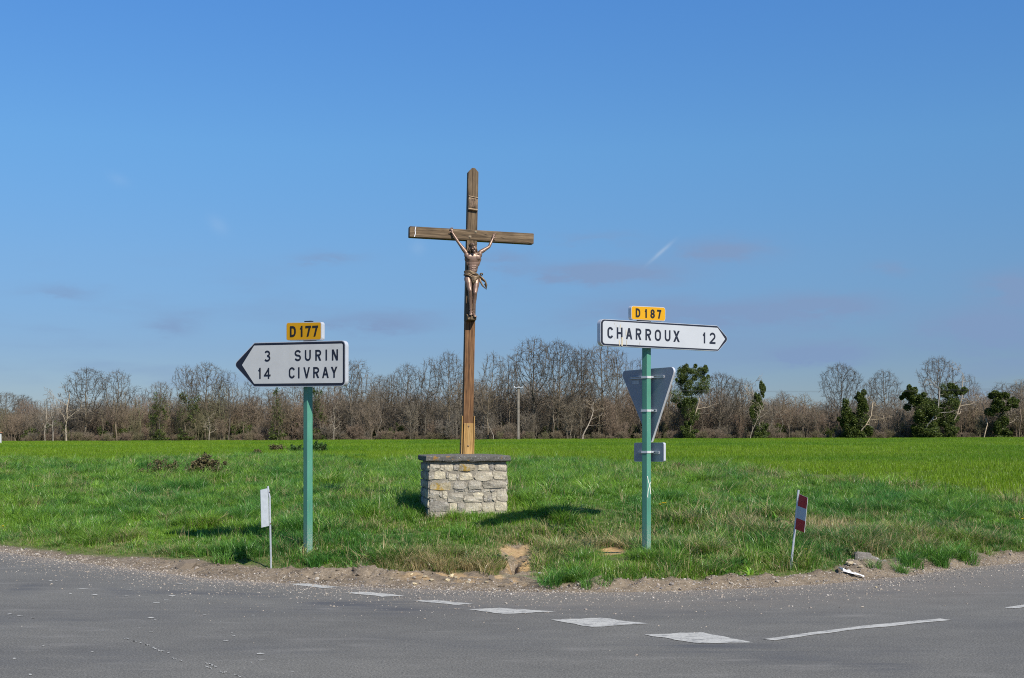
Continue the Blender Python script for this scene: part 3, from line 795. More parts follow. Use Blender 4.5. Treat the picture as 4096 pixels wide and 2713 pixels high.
# ------------------------------------------------------------------ scattering of plant matter
def scatter(name, protos, P, rotz, tilt, scl, idx, tint, dryv, mat_unused=None):
    src = bpy.data.collections.new(name + '_sources')
    for k, me in enumerate(protos):
        src.objects.link(bpy.data.objects.new('%s_source_%02d' % (name, k), me))
    me = bpy.data.meshes.new(name)
    n = len(P)
    me.vertices.add(n); me.vertices.foreach_set('co', np.asarray(P, np.float32).ravel())
    def put(nm, typ, arr, key):
        a = me.attributes.new(nm, typ, 'POINT'); a.data.foreach_set(key, arr)
    rot = np.stack([tilt[0], tilt[1], rotz], 1).astype(np.float32)
    put('rot', 'FLOAT_VECTOR', rot.ravel(), 'vector')
    put('scl', 'FLOAT', scl.astype(np.float32), 'value')
    put('idx', 'INT', idx.astype(np.int32), 'value')
    put('tint', 'FLOAT', tint.astype(np.float32), 'value')
    put('dry', 'FLOAT', dryv.astype(np.float32), 'value')
    o = link(name, me)
    ng = bpy.data.node_groups.new(name + '_scatter', 'GeometryNodeTree')
    ng.interface.new_socket('Geometry', in_out='INPUT', socket_type='NodeSocketGeometry')
    ng.interface.new_socket('Geometry', in_out='OUTPUT', socket_type='NodeSocketGeometry')
    N, L = ng.nodes, ng.links
    gi, go = N.new('NodeGroupInput'), N.new('NodeGroupOutput')
    ci = N.new('GeometryNodeCollectionInfo')
    ci.inputs['Collection'].default_value = src
    ci.inputs['Separate Children'].default_value = True
    ci.inputs['Reset Children'].default_value = True
    iop = N.new('GeometryNodeInstanceOnPoints')
    iop.inputs['Pick Instance'].default_value = True
    def na(nm, typ):
        a = N.new('GeometryNodeInputNamedAttribute'); a.data_type = typ; a.inputs['Name'].default_value = nm
        return a.outputs['Attribute']
    er = N.new('FunctionNodeEulerToRotation')
    L.new(na('rot', 'FLOAT_VECTOR'), er.inputs[0])
    m2p = N.new('GeometryNodeMeshToPoints')
    L.new(gi.outputs[0], m2p.inputs[0])
    L.new(m2p.outputs[0], iop.inputs['Points'])
    L.new(ci.outputs[0], iop.inputs['Instance'])
    L.new(na('idx', 'INT'), iop.inputs['Instance Index'])
    L.new(er.outputs[0], iop.inputs['Rotation'])
    L.new(na('scl', 'FLOAT'), iop.inputs['Scale'])
    L.new(iop.outputs[0], go.inputs[0])
    md = o.modifiers.new('scatter', 'NODES'); md.node_group = ng
    return o

def blades(rng, n, R0, hmin, hmax, w, lean=(0.1, 0.6), square=False, mat=None, name='tuft', short=False):
    if square:
        bx, by = rng.uniform(-R0, R0, n), rng.uniform(-R0, R0, n)
    else:
        r = R0 * np.sqrt(rng.rand(n)); ph = rng.rand(n) * 6.283
        bx, by = r * np.cos(ph), r * np.sin(ph)
    az = rng.rand(n) * 6.283
    if not square: az = np.where(rng.rand(n) < 0.6, np.arctan2(by, bx) + rng.normal(0, .5, n), az)
    h = rng.uniform(hmin, hmax, n) * (0.75 + 0.25 * rng.rand(n)); ln = rng.uniform(lean[0], lean[1], n)
    w = w * rng.uniform(.7, 1.3, n)
    tw = az + rng.normal(0, .6, n) + math.pi / 2
    T = [0, .4, .75, 1.0] if not short else [0, .55, 1.0]
    V = []
    for t in T:
        cx = bx + np.cos(az) * ln * h * t ** 2; cy = by + np.sin(az) * ln * h * t ** 2
        cz = h * t * (1 - .35 * ln * t) - (0.02 if t == 0 else 0)
        ww = w * (1 - t ** 1.7) * .5
        if t < 1:
            V.append(np.stack([cx - np.cos(tw) * ww, cy - np.sin(tw) * ww, cz], 1))
            V.append(np.stack([cx + np.cos(tw) * ww, cy + np.sin(tw) * ww, cz], 1))
        else:
            V.append(np.stack([cx, cy, cz], 1))
    m = len(V)
    V = np.stack(V, 1).reshape(-1, 3)
    b = np.arange(n)[:, None] * m
    q = np.concatenate([b + np.array([2 * k, 2 * k + 1, 2 * k + 3, 2 * k + 2]) for k in range(len(T) - 2)])
    k = len(T) - 2
    tri = b + np.array([2 * k, 2 * k + 1, 2 * k + 2])
    me = fast_mesh(name, V, quads=q, tris=tri, mat=mat)
    a = me.attributes.new('blade', 'FLOAT', 'POINT')
    a.data.foreach_set('value', np.repeat(rng.rand(n), m).astype(np.float32))
    return me

rng = np.random.RandomState(11)
g_protos = [blades(rng, 38, .085, .04, .10, .0052, (.2, .9), mat=M['grass'], name='turf_tuft') for _ in range(4)] \
    + [blades(rng, 40, .07, .07, .16, .0058, (.2, .9), mat=M['grass'], name='tall_tuft') for _ in range(3)] \
    + [blades(rng, 90, .11, .14, .30, .0068, (.4, 1.2), mat=M['grass'], name='tussock') for _ in range(3)] \
    + [blades(rng, 40, .09, .02, .055, .0060, (.3, 1.0), mat=M['grass'], name='short_tuft') for _ in range(2)] \
    + [blades(rng, 5, .06, .18, .38, .0042, (.1, .9), mat=M['grass'], name='dry_stalks') for _ in range(2)] \
    + [blades(rng, 11, .03, .06, .13, .030, (.7, 1.3), mat=M['grass'], name='broad_leaf') for _ in range(2)]

def frustum_pts(y0, y1, dens, side=1.25, add=1.0):
    x1 = 0.41 * y1 * side + add
    n = int((y1 - y0) * 2 * x1 * dens)
    X = rng.uniform(-x1, x1, n); Y = rng.uniform(y0, y1, n)
    k = np.abs(X) < 0.41 * Y * side + add
    return X[k], Y[k]

FB = sorted([(0, 1836), (400, 1850), (700, 1838), (1150, 1815), (1500, 1862), (1640, 1838), (2048, 1836), (2300, 1850), (2450, 1868), (2560, 1872), (2800, 1862), (2950, 1875), (3072, 1895), (3500, 1922), (4096, 1952)])
FBk = np.array([(a - 2048) / F for a, b in FB]); FBy = np.array([(CZ - .735) * F / (b - HZ) for a, b in FB])
def field_edge(X, Y): return np.interp(X / Y, FBk, FBy)

PLX, PLY, PLR = -0.665, 17.07, R(10)           # plinth centre and turn
def outside_plinth(X, Y):
    dx, dy = X - PLX, Y - PLY
    u = dx * math.cos(PLR) + dy * math.sin(PLR); v = -dx * math.sin(PLR) + dy * math.cos(PLR)
    return (np.abs(u) > 0.53) | (np.abs(v) > 0.50)

Xs, Ys = [], []
for y0, y1, d in ((12.9, 15.5, 400), (15.5, 18, 300), (18, 22, 190), (22, 28, 95), (28, 36, 65), (36, 53, 45)):
    a, b_ = frustum_pts(y0, y1, d); Xs.append(a); Ys.append(b_)
X = np.concatenate(Xs); Y = np.concatenate(Ys)
s = edge_s(X, Y)
z, soil, sand, dry = terrain(X, Y)
patch = fbm(X * .9 + 3, Y * .9, 3)
keep = (s > 0.1) & (rng.rand(len(X)) > soil * 1.02 - 0.004) & (Y < field_edge(X, Y) + (fbm(X * .5, Y * .3, 2) - .5) * 5) & outside_plinth(X, Y) & (rng.rand(len(X)) > np.clip(dry - .6, 0, .3))
X, Y, s, z, dry, patch = X[keep], Y[keep], s[keep], z[keep], dry[keep], patch[keep]
sw = soil_width(X)
n = len(X)
u = rng.rand(n)
tus = fbm(X * 1.6 + 7, Y * 1.2 + 2, 3)
idx = np.where(u < .35 + .5 * (patch < .45), rng.randint(0, 4, n), rng.randint(4, 7, n))
idx = np.where((tus > .60) & (rng.rand(n) < .30), rng.randint(7, 10, n), idx)
idx = np.where(rng.rand(n) < .015, rng.randint(7, 10, n), idx)
idx = np.where((s - sw < .22) & (rng.rand(n) < .5), rng.randint(10, 12, n), idx)
idx = np.where((dry > .5) & (rng.rand(n) < .6), rng.randint(10, 12, n), idx)
flat_ = fbm(X * .8 + 11, Y * .8 + 3, 3)
idx = np.where((flat_ > .62) & (rng.rand(n) < .8), rng.randint(10, 12, n), idx)
foot = (np.exp(-((X + .6) / .9) ** 2) > .35) & (s - sw < .5)
idx = np.where(foot & (rng.rand(n) < .6), rng.randint(4, 10, n), idx)
stalk = rng.rand(n) < .012 + .05 * np.clip(dry, 0, 1)
idx = np.where(stalk, rng.randint(12, 14, n), idx)
broad = (fbm(X * 1.1 + 21, Y * 1.1, 2) > .63) & (rng.rand(n) < .12)
idx = np.where(broad, rng.randint(14, 16, n), idx)
near_plinth = (np.abs(X - PLX) < .9) & (Y > 15.6) & (Y < 17.6)
idx = np.where(near_plinth & (idx >= 7) & (idx < 10), rng.randint(0, 4, n), idx)
scl = rng.uniform(.75, 1.3, n) * (0.72 + .55 * patch) * np.where(Y > 22, 1.15, 1.0)
tint = np.clip(.55 + 1.2 * (fbm(X * .45 + 1, Y * .45 + 6, 3) - .5) + 1.3 * (fbm(X * 1.7 + 1, Y * 1.3 + 6, 3) - .5) + .25 * rng.normal(0, 1, n), 0, 1)
dryv = np.clip(.02 + dry * .70 + .10 * rng.rand(n) + .25 * sstep(.6, .72, fbm(X * 1.3 + 31, Y * 1.3 + 7, 3)), 0, .9)
dryv = np.where(idx >= 12, np.where(idx < 14, 1.0, 0.0), dryv)
scl = scl * (1 - .6 * np.exp(-((X - 1.2) / .28) ** 2) * (s < 2.0) * (s > .7))
face_ = np.exp(-((X + .7) / 1.0) ** 2) + np.exp(-((X - 1.3) / .9) ** 2) * .5
scl = scl * (0.55 + .45 * np.clip(face_ + sstep(0.0, .55, s - sw + .12 * rng.normal(0, 1, n)), 0, 1)) * np.where((X < -3.3) & (s < 1.5), .6 + .27 * np.clip(s, 0, 1.5), 1.0)
# single big tussocks by the road and in the verge
for tx_, ty_, tn_, ts_ in ((930, 2218, 5, 1.1), (975, 2228, 5, 1.2), (1015, 2232, 3, .9), (880, 2214, 4, .9), (780, 2212, 4, .8), (2235, 2332, 6, 1.0), (2290, 2325, 5, 1.0), (2360, 2320, 4, .8), (3640, 2262, 6, 1.0), (3740, 2245, 7, 1.2),
                           (3850, 2230, 6, 1.1), (3550, 2275, 4, .8), (2700, 2300, 4, .7), (2900, 2290, 4, .7), (1560, 2240, 6, 1.0), (1290, 2255, 5, .9), (250, 1885, 6, 1.3), (380, 1890, 5, 1.2), (430, 1990, 5, 1.2), (1440, 1835, 7, 1.3), (1380, 1842, 5, 1.2),
                           (3600, 2020, 5, .9), (3800, 2090, 5, .9), (2450, 1915, 4, 1.0), (860, 2090, 6, 1.1), (960, 2080, 6, 1.1), (1180, 2110, 5, 1.0), (650, 2030, 4, 1.0)):
    hx_, hy_, hz_ = hit(tx_, ty_)
    ox_, oy_ = rng.normal(0, .09, tn_), rng.normal(0, .07, tn_)
    X = np.concatenate([X, hx_ + ox_]); Y = np.concatenate([Y, hy_ + oy_])
    z = np.concatenate([z, terrain(hx_ + ox_, hy_ + oy_)[0]])
    idx = np.concatenate([idx, rng.randint(7, 10, tn_)]); scl = np.concatenate([scl, ts_ * rng.uniform(.7, 1.1, tn_)])
    tint = np.concatenate([tint, rng.uniform(.0, .5, tn_)]); dryv = np.concatenate([dryv, np.full(tn_, .05)])
n = len(X)
near = np.concatenate([rng.normal(0, .14, (2, n))])
grass = scatter('grass', g_protos, np.stack([X, Y, z - .01], 1), rng.rand(n) * 6.283, near, scl, idx, tint, dryv)
tag(grass, 'uneven spring grass covering the bank and roadside verge', 'grass', kind='stuff')
n_grass = n

c_protos = [blades(rng, 260, .5, .10, .22, .0075, (.1, .6), square=True, mat=M['crop'], name='crop_patch') for _ in range(3)] \
    + [blades(rng, 300, .5, .12, .26, .010, (.1, .6), square=True, mat=M['crop'], name='crop_patch_far', short=True) for _ in range(3)]
Xs, Ys = [], []
for y0, y1, d in ((20, 40, 2.6), (40, 70, 1.7), (70, 110, 1.1), (110, 182, .75)):
    a, b_ = frustum_pts(y0, y1, d, 1.2, 2.0); Xs.append(a); Ys.append(b_)
X = np.concatenate(Xs); Y = np.concatenate(Ys)
keep = Y > field_edge(X, Y) + .35
X, Y = X[keep], Y[keep]; n = len(X)
z = terrain(X, Y)[0]
idx = np.where(Y > 60, rng.randint(3, 6, n), rng.randint(0, 3, n))
scl = rng.uniform(.8, 1.2, n) * np.where(Y > 70, 1.25, 1.0) * (.75 + .5 * fbm(X * .2 + 5, Y * .09, 3))
tint = np.clip(.45 + 2.6 * (fbm(X * .10, Y * .07, 3) - .5) + .9 * (fbm(X * .5, Y * .05, 2) - .5) + .15 * rng.normal(0, 1, n) + .2 * sstep(60, 140, Y), 0, 1)
crop = scatter('crop', c_protos, np.stack([X, Y, z - .01], 1), rng.rand(n) * 6.283, np.zeros((2, n)), scl, idx, tint, np.clip(.03 + .05 * rng.rand(n), 0, 1))
tag(crop, 'bright green young cereal crop filling the field behind the verge', 'crop', kind='stuff')
n_crop = n

# loose chippings and clods along the road edge
def pebble(rr, k=0.3):
    V = [Vector(p).normalized() for p in ((1, 0, 0), (-1, 0, 0), (0, 1, 0), (0, -1, 0), (0, 0, 1), (0, 0, -1), (1, 1, 1), (-1, 1, 1), (1, -1, 1), (-1, -1, 1), (1, 1, -1), (-1, 1, -1), (1, -1, -1), (-1, -1, -1))]
    Fc = [(4, 6, 7), (4, 7, 9), (4, 9, 8), (4, 8, 6), (5, 11, 10), (5, 13, 11), (5, 12, 13), (5, 10, 12), (0, 10, 6), (0, 6, 8), (0, 8, 12), (0, 12, 10),
          (1, 7, 11), (1, 9, 7), (1, 13, 9), (1, 11, 13), (2, 6, 10), (2, 7, 6), (2, 11, 7), (2, 10, 11), (3, 8, 9), (3, 9, 13), (3, 13, 12), (3, 12, 8)]
    sx, sy, sz = rr.uniform(.8, 1.25), rr.uniform(.7, 1.1), rr.uniform(.45, .75)
    V = [Vector((p.x * sx, p.y * sy, p.z * sz)) * rr.uniform(1 - k, 1 + k) for p in V]
    return V, Fc
def gravel_mat():
    m, N, L, b = mat_new('loose_chippings')
    t = attr(N, 'tint', 'INSTANCER')
    c = ramp(N, L, t.outputs['Fac'], [(0.0, (0.13, 0.12, 0.115)), (0.45, (0.30, 0.25, 0.20)), (0.8, (0.34, 0.29, 0.225)), (1.0, (0.46, 0.42, 0.36))]).outputs[0]
    L.new(c, b.inputs['Base Color']); b.inputs['Roughness'].default_value = .9
    return m
M['chip'] = gravel_mat()
rr = random.Random(3)
peb = [new_mesh('chipping', *pebble(rr), M['chip']) for _ in range(5)]
n = 22000
X = rng.uniform(-9, 8.6, n); sg = rng.exponential(.45, n) * np.where(rng.rand(n) < .68, -1.0, .6)
Y = edge_y(X) + sg
s = edge_s(X, Y)
z, soil, _, _ = terrain(X, Y)
keep = ((s < 0.03) | (soil > .6)) & (Y > 8)
X, Y, s, z = X[keep], Y[keep], s[keep], z[keep]; n = len(X)
z = np.where(s < .06, np.maximum(z, 0.0), z)
scl = .0040 * np.exp(rng.normal(0, .45, n)) * np.where(s > 0, 1.5, 1.0)
gravel = scatter('gravel', peb, np.stack([X, Y, z + scl * .2], 1), rng.rand(n) * 6.283, rng.normal(0, .3, (2, n)), scl, rng.randint(0, 5, n), np.clip(rng.rand(n) ** 1.0, 0, 1), np.zeros(n))
tag(gravel, 'loose chippings scattered along the edge of the asphalt', 'gravel', kind='stuff')
n = 1100
X = rng.uniform(-5, 5.5, n); Y = edge_y(X) + rng.uniform(.1, .9, n)
s = edge_s(X, Y); z, soil, _, _ = terrain(X, Y)
keep = (soil > .5) & (s > .12 + .2 * rng.rand(n))
X, Y, z = X[keep], Y[keep], z[keep]; n = len(X)
M['clod'] = simple('earth_clods', (0.165, 0.128, 0.088), 0.95, var=0.4, scale=20)
clod = [new_mesh('earth_clod', *pebble(rr, .35), M['clod']) for _ in range(4)]
scl = .013 * np.exp(rng.normal(0, .55, n))
clods = scatter('soil_clods', clod, np.stack([X, Y, z], 1), rng.rand(n) * 6.283, rng.normal(0, .4, (2, n)), scl, rng.randint(0, 4, n), rng.rand(n), np.zeros(n))
tag(clods, 'crumbled brown earth clods on the bare strip beside the road', 'soil', kind='stuff')

# ------------------------------------------------------------------ woods
def seg_mesh(name, segs, sides, mat):
    A = np.array([[*s_[0], *s_[1], s_[2], s_[3]] for s_ in segs])
    p0, p1, r0, r1 = A[:, :3], A[:, 3:6], A[:, 6], A[:, 7]
    d = p1 - p0; d /= np.linalg.norm(d, axis=1)[:, None] + 1e-9
    ref = np.where(np.abs(d[:, 2:3]) > .9, np.array([[1., 0, 0]]), np.array([[0, 0, 1.]]))
    a = np.cross(d, ref); a /= np.linalg.norm(a, axis=1)[:, None]
    b = np.cross(d, a)
    ring0, ring1 = [], []
    for k in range(sides):
        w = 2 * math.pi * k / sides
        o = a * math.cos(w) + b * math.sin(w)
        ring0.append(p0 + o * r0[:, None]); ring1.append(p1 + o * r1[:, None])
    V = np.stack(ring0 + ring1, 1).reshape(-1, 3)
    base_ = np.arange(len(A))[:, None] * 2 * sides
    q = np.concatenate([base_ + np.array([k, (k + 1) % sides, sides + (k + 1) % sides, sides + k]) for k in range(sides)])
    return fast_mesh(name, V, quads=q, mat=mat)

def rvec(rr): return Vector((rr.gauss(0, 1), rr.gauss(0, 1), rr.gauss(0, 1)))
def grow_tree(seed, H, cfg):
    """segments (p0, p1, r0, r1, level)"""
    rr = random.Random(seed)
    segs = []
    maxl = cfg['levels']
    def grow(p, d, L, r, lev):
        n = cfg['n'][lev]; st = L / n
        r_end = r * cfg['taper'][lev]
        for i in range(n):
            d = (d + rvec(rr) * cfg['wob'][lev] + Vector((0, 0, 1)) * cfg['trop'][lev]).normalized()
            q = p + d * st
            ra = r + (r_end - r) * i / n; rb = r + (r_end - r) * (i + 1) / n
            segs.append((p, q, max(ra, cfg['rmin']), max(rb, cfg['rmin'] * .8), lev))
            p = q
            if lev < maxl and (i + 1) / n > cfg['start'][lev]:
                k = cfg['kids'][lev]; k = int(k) + (rr.random() < k - int(k))
                for _ in range(k):
                    side = d.cross(rvec(rr)).normalized()
                    an = R(rr.uniform(*cfg['ang'][lev]))
                    cd = d * math.cos(an) + side * math.sin(an)
                    fr = (i + 1) / n
                    cl = L * rr.uniform(*cfg['len'][lev]) * (1 - cfg['fall'][lev] * fr)
                    grow(q, cd, cl, rb * rr.uniform(.5, .75), lev + 1)
    for k in range(cfg.get('stems', 1)):
        off = Vector((rr.uniform(-1, 1), rr.uniform(-1, 1), 0)) * cfg.get('spread', 0)
        lean = Vector((rr.uniform(-1, 1), rr.uniform(-1, 1), 0)) * cfg.get('lean', .05)
        grow(off, (Vector((0, 0, 1)) + lean).normalized(), H * cfg['trunk'] * rr.uniform(.8, 1.0), cfg['r0'], 0)
    top = max(max(s_[0].z, s_[1].z) for s_ in segs)
    f = H / top
    return [(s_[0] * f, s_[1] * f, s_[2], s_[3], s_[4]) for s_ in segs]

OAK = dict(levels=4, n=[7, 6, 5, 3, 2], start=[.35, .25, .2, .2], kids=[1.9, 1.5, 1.7, 1.5], ang=[(30, 62), (25, 55), (25, 60), (25, 65)], len=[(.50, .72), (.42, .68), (.42, .7), (.5, .8)],
           fall=[.35, .3, .3, .2], wob=[.10, .16, .20, .22, .25], trop=[.05, .10, .06, .06, .05], taper=[.35, .3, .35, .5, .6], rmin=.016, trunk=.72, r0=.27)
VASE = dict(OAK, ang=[(18, 38), (20, 42), (22, 50), (25, 60)], len=[(.52, .80), (.40, .62), (.40, .65), (.5, .8)], trop=[.06, .16, .12, .08, .05], trunk=.70, start=[.32, .22, .2, .2], r0=.22)
SLIM = dict(VASE, ang=[(15, 34), (20, 40), (20, 50), (25, 60)], len=[(.32, .5), (.40, .62), (.42, .68), (.5, .8)], trunk=.86, start=[.4, .25, .2, .2], r0=.16, kids=[1.6, 1.4, 1.6, 1.3])
DEAD = dict(levels=3, n=[8, 5, 4, 2], start=[.35, .3, .3], kids=[1.3, 1.3, 1.2], ang=[(35, 75), (25, 60), (25, 60)], len=[(.28, .5), (.35, .6), (.4, .6)], fall=[.45, .3, .3], wob=[.12, .26, .3, .3],
            trop=[.05, .05, .02, 0], taper=[.3, .3, .3, .4], rmin=.026, trunk=.9, r0=.16)
THICK = dict(levels=2, n=[6, 4, 3], start=[.2, .15], kids=[2.3, 2.0], ang=[(15, 45), (20, 60)], len=[(.3, .55), (.4, .7)], fall=[.4, .3], wob=[.10, .18, .25], trop=[.08, .14, .05], taper=[.3, .4, .5],
             rmin=.016, trunk=.95, r0=.05, stems=9, spread=1.5, lean=.28)
BUSH = dict(THICK, stems=16, spread=1.3, lean=.65, r0=.03, rmin=.015, kids=[2.5, 2.2], start=[.1, .1], trop=[.05, .06, .03])

from mathutils.kdtree import KDTree
def colony_tree(seed, H, base, rx, n_attr, bulge=.6, lean=0.0, D=.38, fork=.5, tip=.016, twigs=2):
    """crown grown towards points filling a rounded volume; thickness from the number of tips carried"""
    rr = random.Random(seed)
    A = []
    while len(A) < n_attr:
        u = rr.random()
        zz = base + (H - base) * u
        w = (max(0.0, 1 - ((u - bulge) / (1 - bulge if u > bulge else bulge * 1.12)) ** 2)) ** .5 * rx
        a = rr.random() * 6.283; q = math.sqrt(rr.random()) * w
        k = .75 + .5 * vnoise(np.array([a * 1.3 + seed]), np.array([zz * .35]))[0]
        A.append(Vector((math.cos(a) * q * k + lean * u * 2, math.sin(a) * q * k * .9, zz)))
    nodes, par = [Vector((0, 0, 0))], [-1]
    d = Vector((lean * .3, 0, 1)).normalized()
    while nodes[-1].z < base * fork + .8:
        d = (d + Vector((rr.gauss(0, .06), rr.gauss(0, .06), .05))).normalized()
        nodes.append(nodes[-1] + d * D); par.append(len(nodes) - 2)
    start = len(nodes) - 3
    for it in range(110):
        kd = KDTree(len(nodes))
        for i in range(max(0, start), len(nodes)): kd.insert(nodes[i], i)
        kd.balance()
        pull = {}
        keep = []
        for p in A:
            co, i, dist = kd.find(p)
            if dist < D * 1.35: continue
            keep.append(p)
            pull[i] = pull.get(i, Vector()) + (p - co) / dist
        A = keep
        if not A: break
        n0 = len(nodes)
        for i, v in pull.items():
            g = (v.normalized() + Vector((rr.gauss(0, .10), rr.gauss(0, .10), rr.gauss(0, .07) + .04)))
            if par[i] >= 0: g += (nodes[i] - nodes[par[i]]).normalized() * .35
            q_ = nodes[i] + g.normalized() * D
            if kd.find(q_)[2] < D * .62: continue
            nodes.append(q_); par.append(i)
        if len(nodes) == n0 or len(nodes) > 4200: break
    n = len(nodes)
    load = [0.0] * n; kids = [0] * n
    for i in range(n - 1, 0, -1):
        if kids[i] == 0: load[i] = 1.0
        load[par[i]] += load[i]; kids[par[i]] += 1
    rad = [tip * max(1.0, l) ** .455 for l in load]
    segs = []
    for i in range(1, n):
        segs.append((nodes[par[i]], nodes[i], min(rad[par[i]], rad[i] * 1.5), rad[i], 0 if rad[i] > tip * 2.6 else 2))
        if load[i] < 7:
            for _ in range(twigs + (kids[i] == 0)):
                dd = (nodes[i] - nodes[par[i]]).normalized()
                t1 = (dd + rvec(rr) * .50 + Vector((0, 0, .15))).normalized()
                p1 = nodes[i] + t1 * rr.uniform(.25, .55)
                t2 = (t1 + rvec(rr) * .35 + Vector((0, 0, .1))).normalized()
                p2 = p1 + t2 * rr.uniform(.2, .5)
                segs.append((nodes[i], p1, tip * .8, tip * .65, 3)); segs.append((p1, p2, tip * .65, tip * .4, 3))
    top = max(s_[1].z for s_ in segs); f = H / top
    return [(s_[0] * f, s_[1] * f, s_[2], s_[3], s_[4]) for s_ in segs]

def split_tree(name, segs, m_tr, m_tw):
    tr = [s_ for s_ in segs if s_[4] <= 1]; tw = [s_ for s_ in segs if s_[4] > 1]
    return seg_mesh(name + '_trunk', tr, 6, m_tr), seg_mesh(name + '_crown', tw, 3, m_tw)
def width_of(segs):
    xs_ = [s_[1].x for s_ in segs]; return max(xs_) - min(xs_)

PROTO = {}
for nm, cfgs in (('oak', [(3, 14, 4.4, 4.6, 1050, .62), (8, 14, 5.2, 4.0, 950, .58), (15, 14, 4.0, 5.0, 1100, .66), (21, 14, 4.8, 3.6, 850, .6), (33, 14, 3.4, 4.4, 900, .7, .5), (38, 14, 5.6, 3.9, 800, .5, -.4)]),
                 ('vase', [(2, 14, 3.8, 3.0, 760, .72), (5, 14, 4.4, 2.7, 680, .68), (9, 14, 3.6, 3.2, 800, .75), (14, 14, 5.0, 2.8, 680, .65), (44, 14, 3.2, 3.0, 620, .78, .45), (47, 14, 4.2, 2.4, 560, .55, -.5)]),
                 ('slim', [(4, 14, 5.0, 1.9, 480, .62), (6, 14, 5.6, 2.1, 520, .6), (12, 14, 4.6, 1.8, 480, .68), (52, 14, 4.0, 2.2, 420, .7, .5)])):
    PROTO[nm] = []
    for c_ in cfgs:
        sg_ = colony_tree(*c_, tip=.0165, twigs=3)
        PROTO[nm].append((*split_tree(nm, sg_, M['bark'], M['twig']), width_of(sg_)))
th_young = []
for c_ in ((71, 11, 3.2, 2.4, 520, .62), (72, 10, 3.0, 2.8, 560, .6), (73, 11.5, 3.8, 2.0, 430, .66), (74, 9.5, 2.6, 2.6, 520, .6)):
    th_young.append(seg_mesh('young_tree', colony_tree(*c_, tip=.021, twigs=2), 3, M['thicket']))
PROTO['dead'] = []
for sd in (1, 7, 10, 18):
    sg_ = grow_tree(sd, 14.0, DEAD)
    PROTO['dead'].append((*split_tree('dead', sg_, M['dead'], M['dead']), width_of(sg_)))
th_protos = [seg_mesh('thicket', grow_tree(30 + k, 7.5, THICK), 3, M['thicket']) for k in range(4)] + [seg_mesh('bush', grow_tree(50 + k, 4.2, BUSH), 3, M['thicket']) for k in range(3)] \
    + [seg_mesh('stem', colony_tree(60 + k, 8.0, 3.6 - k * .5, 1.3, 150, tip=.020, twigs=1), 4, M['stems']) for k in range(4)] + th_young

def leaf_cloud(seed, blobs, per, size, mat, name):
    rg = np.random.RandomState(seed)
    C, S_ = [], []
    sub = []
    for (cx, cy, cz, rx_, ry_, rz_) in blobs:
        sub.append((cx, cy, cz, rx_ * .8, ry_ * .8, rz_ * .8))
        for _ in range(8):
            f_ = rg.uniform(.2, .55)
            sub.append((cx + rx_ * rg.uniform(-1.1, 1.1), cy + ry_ * rg.uniform(-.95, .95), cz + rz_ * rg.uniform(-1.0, 1.15), rx_ * f_, ry_ * f_, rz_ * f_))
    per0 = per
    for q_, (cx, cy, cz, rx_, ry_, rz_) in enumerate(sub):
        per = max(12, int(per0 * (.26 if q_ % 9 == 0 else .11)))
        v = rg.normal(0, 1, (per, 3)); v /= np.linalg.norm(v, axis=1)[:, None]
        rad = rg.uniform(.35, 1.15, per) ** .7
        # ragged outline
        rad = rad * (0.82 + .36 * vnoise(v[:, 0] * 3 + cx * 7 + 50, v[:, 2] * 3 + cz * 5 + v[:, 1] * 2 + 50))
        C.append(np.stack([cx + v[:, 0] * rx_ * rad, cy + v[:, 1] * ry_ * rad, cz + v[:, 2] * rz_ * rad], 1))
    C = np.concatenate(C); n = len(C)
    a = rg.normal(0, 1, (n, 3)); a /= np.linalg.norm(a, axis=1)[:, None]
    b = np.cross(a, rg.normal(0, 1, (n, 3))); b /= np.linalg.norm(b, axis=1)[:, None]
    sz = size * rg.uniform(.6, 1.4, n)[:, None]
    V = np.stack([C - a * sz, C + b * sz * .7, C + a * sz, C - b * sz * .7], 1).reshape(-1, 3)
    q = np.arange(n)[:, None] * 4 + np.array([0, 1, 2, 3])
    me = fast_mesh(name, V, quads=q, mat=mat)
    t = me.attributes.new('blade', 'FLOAT', 'POINT')
    t.data.foreach_set('value', np.repeat(np.clip(rg.rand(n) ** 1.3, 0, 1), 4).astype(np.float32))
    return me

def tree(kind, k, px, top, w, Yd, label, group='bare trees along the edge of the wood', ivy=None, name=None, cat='tree', rz=None, leafy=1.0):
    X0 = (px - 2048) / F * Yd
    z0 = gz(X0, Yd)
    Hh = (HZ - top) / F * Yd + CZ - z0
    tr, tw, pw = PROTO[kind][(k + int(px) // 37) % len(PROTO[kind])]
    nm = name or {'dead': 'dead_tree'}.get(kind, 'bare_tree')
    e = empty(nm, (X0, Yd, z0 - .05), (0, 0, rz if rz is not None else (px * 0.73) % 6.283))
    sc = Hh / 14.0
    sx = (w / F * Yd) / pw if w else sc
    sx = min(max(sx * 1.3, sc * .8), sc * 1.8)
    e.scale = (sx, sx, sc)
    link('trunk', tr, e); link('crown', tw, e)
    if ivy:
        blobs = [((b[0] - px) / F * Yd / sx, 0, ((HZ - b[1]) / F * Yd + CZ - z0) / sc, b[2] / F * Yd / sx, b[2] / F * Yd / sx * .8, b[3] / F * Yd / sc) for b in ivy]
        e.rotation_euler = (0, 0, 0)
        blobs.append((.1, 0, .9, 1.0 / sx, .9 / sx, 1.0)); blobs.append((-.2, 0, 2.2, .8 / sx, .7 / sx, 1.2))
        link('ivy', leaf_cloud(int(px), blobs, int(leafy * (4200 if len(blobs) < 4 else 4200)), .06 / sc, M['ivy'], 'ivy'), e)
    tag(e, label, cat, group)
    return e

